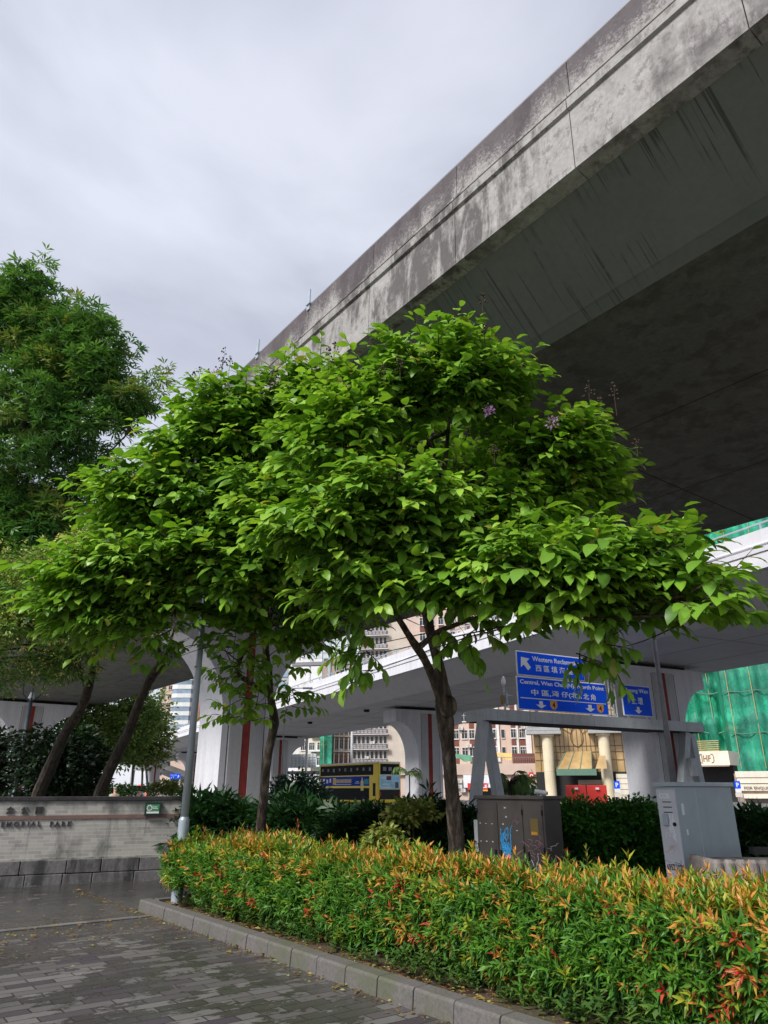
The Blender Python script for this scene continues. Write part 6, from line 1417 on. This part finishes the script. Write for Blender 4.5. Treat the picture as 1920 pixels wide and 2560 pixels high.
# ================================================================ THE RED-TIPPED HEDGE
def hedge():
    H0, H1, Y0, Y1, Z0, Z1 = -10.6, 1.6, 4.62, 5.42, .32, .845
    o = thing('clipped_hedge', 'long clipped hedge of narrow green leaves with yellow, orange and red shoots', 'hedge', tuple(FA.w((H0 + H1) / 2, (Y0 + Y1) / 2, .13)), FA.rz)
    P, A, Nn, S, Cc = [], [], [], [], []
    q = random.Random(21)
    def bumpy(a, b): return -.22 * max(0, min(1, (-7 - a) / 3)) + .05 * math.sin(a * 2.1 + b) + .04 * math.sin(a * 5.3 + 1.7 * b) + .03 * math.sin(a * 11.1 + b * 3)
    def shoot(a, y, z, nrm, kind, sc):
        w = FA.w(a, y, z); nr = (FA.d * nrm[0] + FA.n * nrm[1] + Vector((0, 0, nrm[2]))).normalized()
        ax = (nr + Vector((q.gauss(0, .35), q.gauss(0, .35), q.gauss(.35, .3)))).normalized(); s1 = ax.cross(Vector((.3, .2, 1))).normalized(); s2 = ax.cross(s1)
        n_ = q.randint(7, 11); hue = q.random(); st = .10 * sc; ph = q.uniform(0, 6)
        for i in range(n_):
            f = i / (n_ - 1); t = ph + i * 2.4 + q.gauss(0, .25); open_ = 1.25 - .85 * f
            a_ = ax * (.25 + .95 * f) + (s1 * math.cos(t) + s2 * math.sin(t)) * open_ + Vector((0, 0, -.25 * (1 - f)))
            P.append(w + ax * (st * f)); A.append(a_); Nn.append(ax + Vector((0, 0, .3))); S.append(sc * q.uniform(.078, .128) * (1.05 - .35 * f))
            gr = lerp((.025, .095, .013), (.075, .23, .025), q.random())
            if kind == 'g': c = lerp(gr, (.16, .34, .035), f * q.uniform(0, .9))
            elif kind == 'y': c = lerp(lerp(gr, (.26, .40, .035), .45 + .5 * f), (.62, .40, .05), f * hue * .8)
            elif kind == 'o': c = lerp((.36, .34, .035), (.66, .24, .06), .3 + .7 * f * q.uniform(.5, 1))
            else: c = lerp((.42, .18, .04), (.56, .06, .045), f * q.uniform(.6, 1) + .2)
            Cc.append(c)
    def kindof(a, top):
        rr = (a - H0) / (H1 - H0); cl = math.sin(a * 1.9) * .5 + math.sin(a * 4.3 + 1) * .5 + math.sin(a * 9.7 + 2) * .4; u = q.random() * .93 + .05 + cl * .09
        if top: return 'o' if u > .74 - .1 * rr else 'y' if u > .42 else 'g' if u > .03 else 'r'
        return 'r' if u > .985 - .06 * rr else 'o' if u > .95 - .13 * rr else 'y' if u > .86 - .04 * rr else 'g'
    for _ in range(6000):     # front face, a band near the top is already coloured
        a = H0 + (H1 - H0) * q.random(); z = Z0 - .16 + (Z1 + .16 - Z0) * q.random() ** .9
        if a < -9.9 and z < .30 + .25 * q.random(): continue
        if z < .33 and q.random() < .45 + .4 * math.sin(a * 3): continue
        y = Y0 + bumpy(a, z * 4) + q.uniform(-.05, .06) + max(0, .42 - z) * .5; k = kindof(a, z > Z1 - .10 and q.random() < .5)
        shoot(a, y, z, (0, -1, .15), k, q.uniform(.8, 1.15))
    for _ in range(4300):     # top
        a = H0 + (H1 - H0) * q.random(); y = Y0 + (Y1 - Y0) * q.random(); z = Z1 + (bumpy(a, y * 4) + .22 * max(0, min(1, (-7 - a) / 3))) * .7 + q.uniform(-.05, .05) + (.10 if q.random() < .03 else 0)
        shoot(a, y, z, (0, -.15, 1), kindof(a, True), q.uniform(.8, 1.2))
    for _ in range(1500):     # left end and its corner
        z = Z0 + .02 + (Z1 - Z0) * q.random(); y = Y0 + (Y1 - Y0) * q.random(); shoot(H0 + q.uniform(-.09, .08), y - .2, z, (-1, -.1, .2), kindof(H0, z > Z1 - .14), q.uniform(.8, 1.1))
    for _ in range(1100):
        a = H0 + (H1 - H0) * q.random(); shoot(a, Y1 + q.uniform(-.05, .05), q.uniform(.5, Z1), (0, 1, .2), 'g', 1)
    for _ in range(2200):     # darker growth inside
        a = H0 + .1 + (H1 - H0 - .1) * q.random(); shoot(a, Y0 + .08 + .12 * q.random(), q.uniform(.3, Z1 - .06), (0, -1, .2), 'g', q.uniform(.8, 1.1))
    P, A, Nn, S, Cc = map(np.array, (P, A, Nn, S, Cc)); SS = np.stack([S * q.uniform(.95, 1), S, S], 1)
    scatter('foliage', LANCE_V, LANCE_F, P, A, Nn, SS, Cc, 'leaf_hedge', o); print('hedge leaves', len(P))
    m = MB()
    for _ in range(420):
        a = H0 + .1 + (H1 - H0 - .2) * q.random(); y = q.uniform(Y0 + .1, Y1 - .1); p = FA.w(a, y, .12); d_ = FA.w(a + q.uniform(-.2, .2), y + q.uniform(-.25, .1), q.uniform(.5, .92)); m.tube([p, p.lerp(d_, .5) + Vector((q.uniform(-.03, .03), 0, 0)), d_], [.008, .006, .003], 4)
    m.build('stems', 'twig_brown', o, world=True)
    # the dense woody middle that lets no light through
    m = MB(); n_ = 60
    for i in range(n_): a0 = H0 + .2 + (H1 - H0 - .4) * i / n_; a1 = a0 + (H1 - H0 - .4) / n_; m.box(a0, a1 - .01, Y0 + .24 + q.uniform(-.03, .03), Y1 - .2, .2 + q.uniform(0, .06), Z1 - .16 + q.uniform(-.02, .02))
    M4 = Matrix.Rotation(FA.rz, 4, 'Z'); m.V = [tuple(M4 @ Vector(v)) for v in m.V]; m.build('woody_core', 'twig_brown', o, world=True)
hedge()
# tall single shoots standing above the hedge
def lone_shoot(label, px, py, t, red):
    tip = at(px, py, t); o = thing('hedge_shoot', label, 'shoot', (tip.x, tip.y, tip.z - .45), 0, 'stray shoots above the hedge'); P, A, Nn, S, Cc = [], [], [], [], []
    for i in range(16):
        f = i / 15; z = tip.z - .34 + .32 * f; t_ = i * 2.4; P.append((tip.x, tip.y, z)); A.append((math.cos(t_) * (1.1 - .7 * f), math.sin(t_) * (1.1 - .7 * f), .3 + .8 * f)); Nn.append((0, 0, 1)); S.append(.10 * (1.1 - .5 * f)); Cc.append(lerp((.06, .20, .03), (.55, .10, .05) if red else (.42, .45, .06), f))
    scatter('leaves', LANCE_V, LANCE_F, *map(np.array, (P, A, Nn, S, Cc)), 'leaf_hedge', o); MB().tube([(0, 0, 0), (0, 0, .44)], [.006, .003], 5).build('stem', 'twig_brown', o)
lone_shoot('single red-tipped shoot standing above the hedge, below the left end of the bus', 745, 2050, 9.3, True)
lone_shoot('single yellow-green shoot standing above the hedge in front of the clipped bush', 1465, 2115, 6.9, False)
lone_shoot('single dark red shoot above the hedge, right of the brown cabinet', 1418, 2125, 7.1, True)
# weeds and fallen leaves
def litter():
    P, A, Nn, S, Cc = [], [], [], [], []; q = random.Random(5)
    for _ in range(4600):
        u = q.random()
        if u < .46: a, y, z = q.uniform(-11.2, -9.2) + q.gauss(0, .5), q.uniform(-8, KB), .006
        elif u < .62: a, y, z = q.uniform(-14, -1), q.uniform(-6, KB) if q.random() < .12 else KB - abs(q.gauss(0, .10)), .006
        else: a, y, z = q.uniform(-10.9, 1), KB + .19 + abs(q.gauss(0, .22)), .13
        if u < .62 and y > KB: continue
        w = FA.w(a, y, z + q.uniform(0, .008)); P.append(w); t = q.uniform(0, 6.3); A.append((math.cos(t), math.sin(t), q.uniform(-.02, .2))); Nn.append((q.gauss(0, .25), q.gauss(0, .25), 1)); S.append(q.uniform(.02, .055) if q.random() < .96 else .11)
        Cc.append(lerp((.30, .22, .06), (.22, .10, .045), q.random()) if q.random() < .8 else (.40, .36, .10))
    o = scatter('fallen_leaves', OVAL_V, LANCE_F, *map(np.array, (P, A, Nn, S, Cc)), 'leaf_small', None, smooth=False); tag(o, 'small yellow and brown fallen leaves strewn on the pavement and along the kerb', 'fallen leaves', kind='stuff')
litter()
def weeds():
    P, A, Nn, S, Cc = [], [], [], [], []; q = random.Random(9)
    for _ in range(420):
        a, y = q.uniform(-10.5, 1.2), KB + .24 + abs(q.gauss(0, .12)); big = .5 + .5 * math.sin(a * 1.7 + 1) ** 2; c = lerp((.04, .12, .03), (.14, .22, .05), q.random())
        for k in range(q.randint(5, 11)):
            t = q.uniform(0, 6.3); P.append(FA.w(a, y, .15 + .02 * k * big)); A.append((math.cos(t), math.sin(t), q.uniform(.1, .9))); Nn.append((0, 0, 1)); S.append(q.uniform(.025, .06) * (.6 + big)); Cc.append(c)
    o = scatter('weeds', OVAL_V, LANCE_F, *map(np.array, (P, A, Nn, S, Cc)), 'leaf_hedge', None, smooth=False); tag(o, 'small green weeds growing in the soil between hedge and kerb', 'weeds', kind='stuff')
weeds()
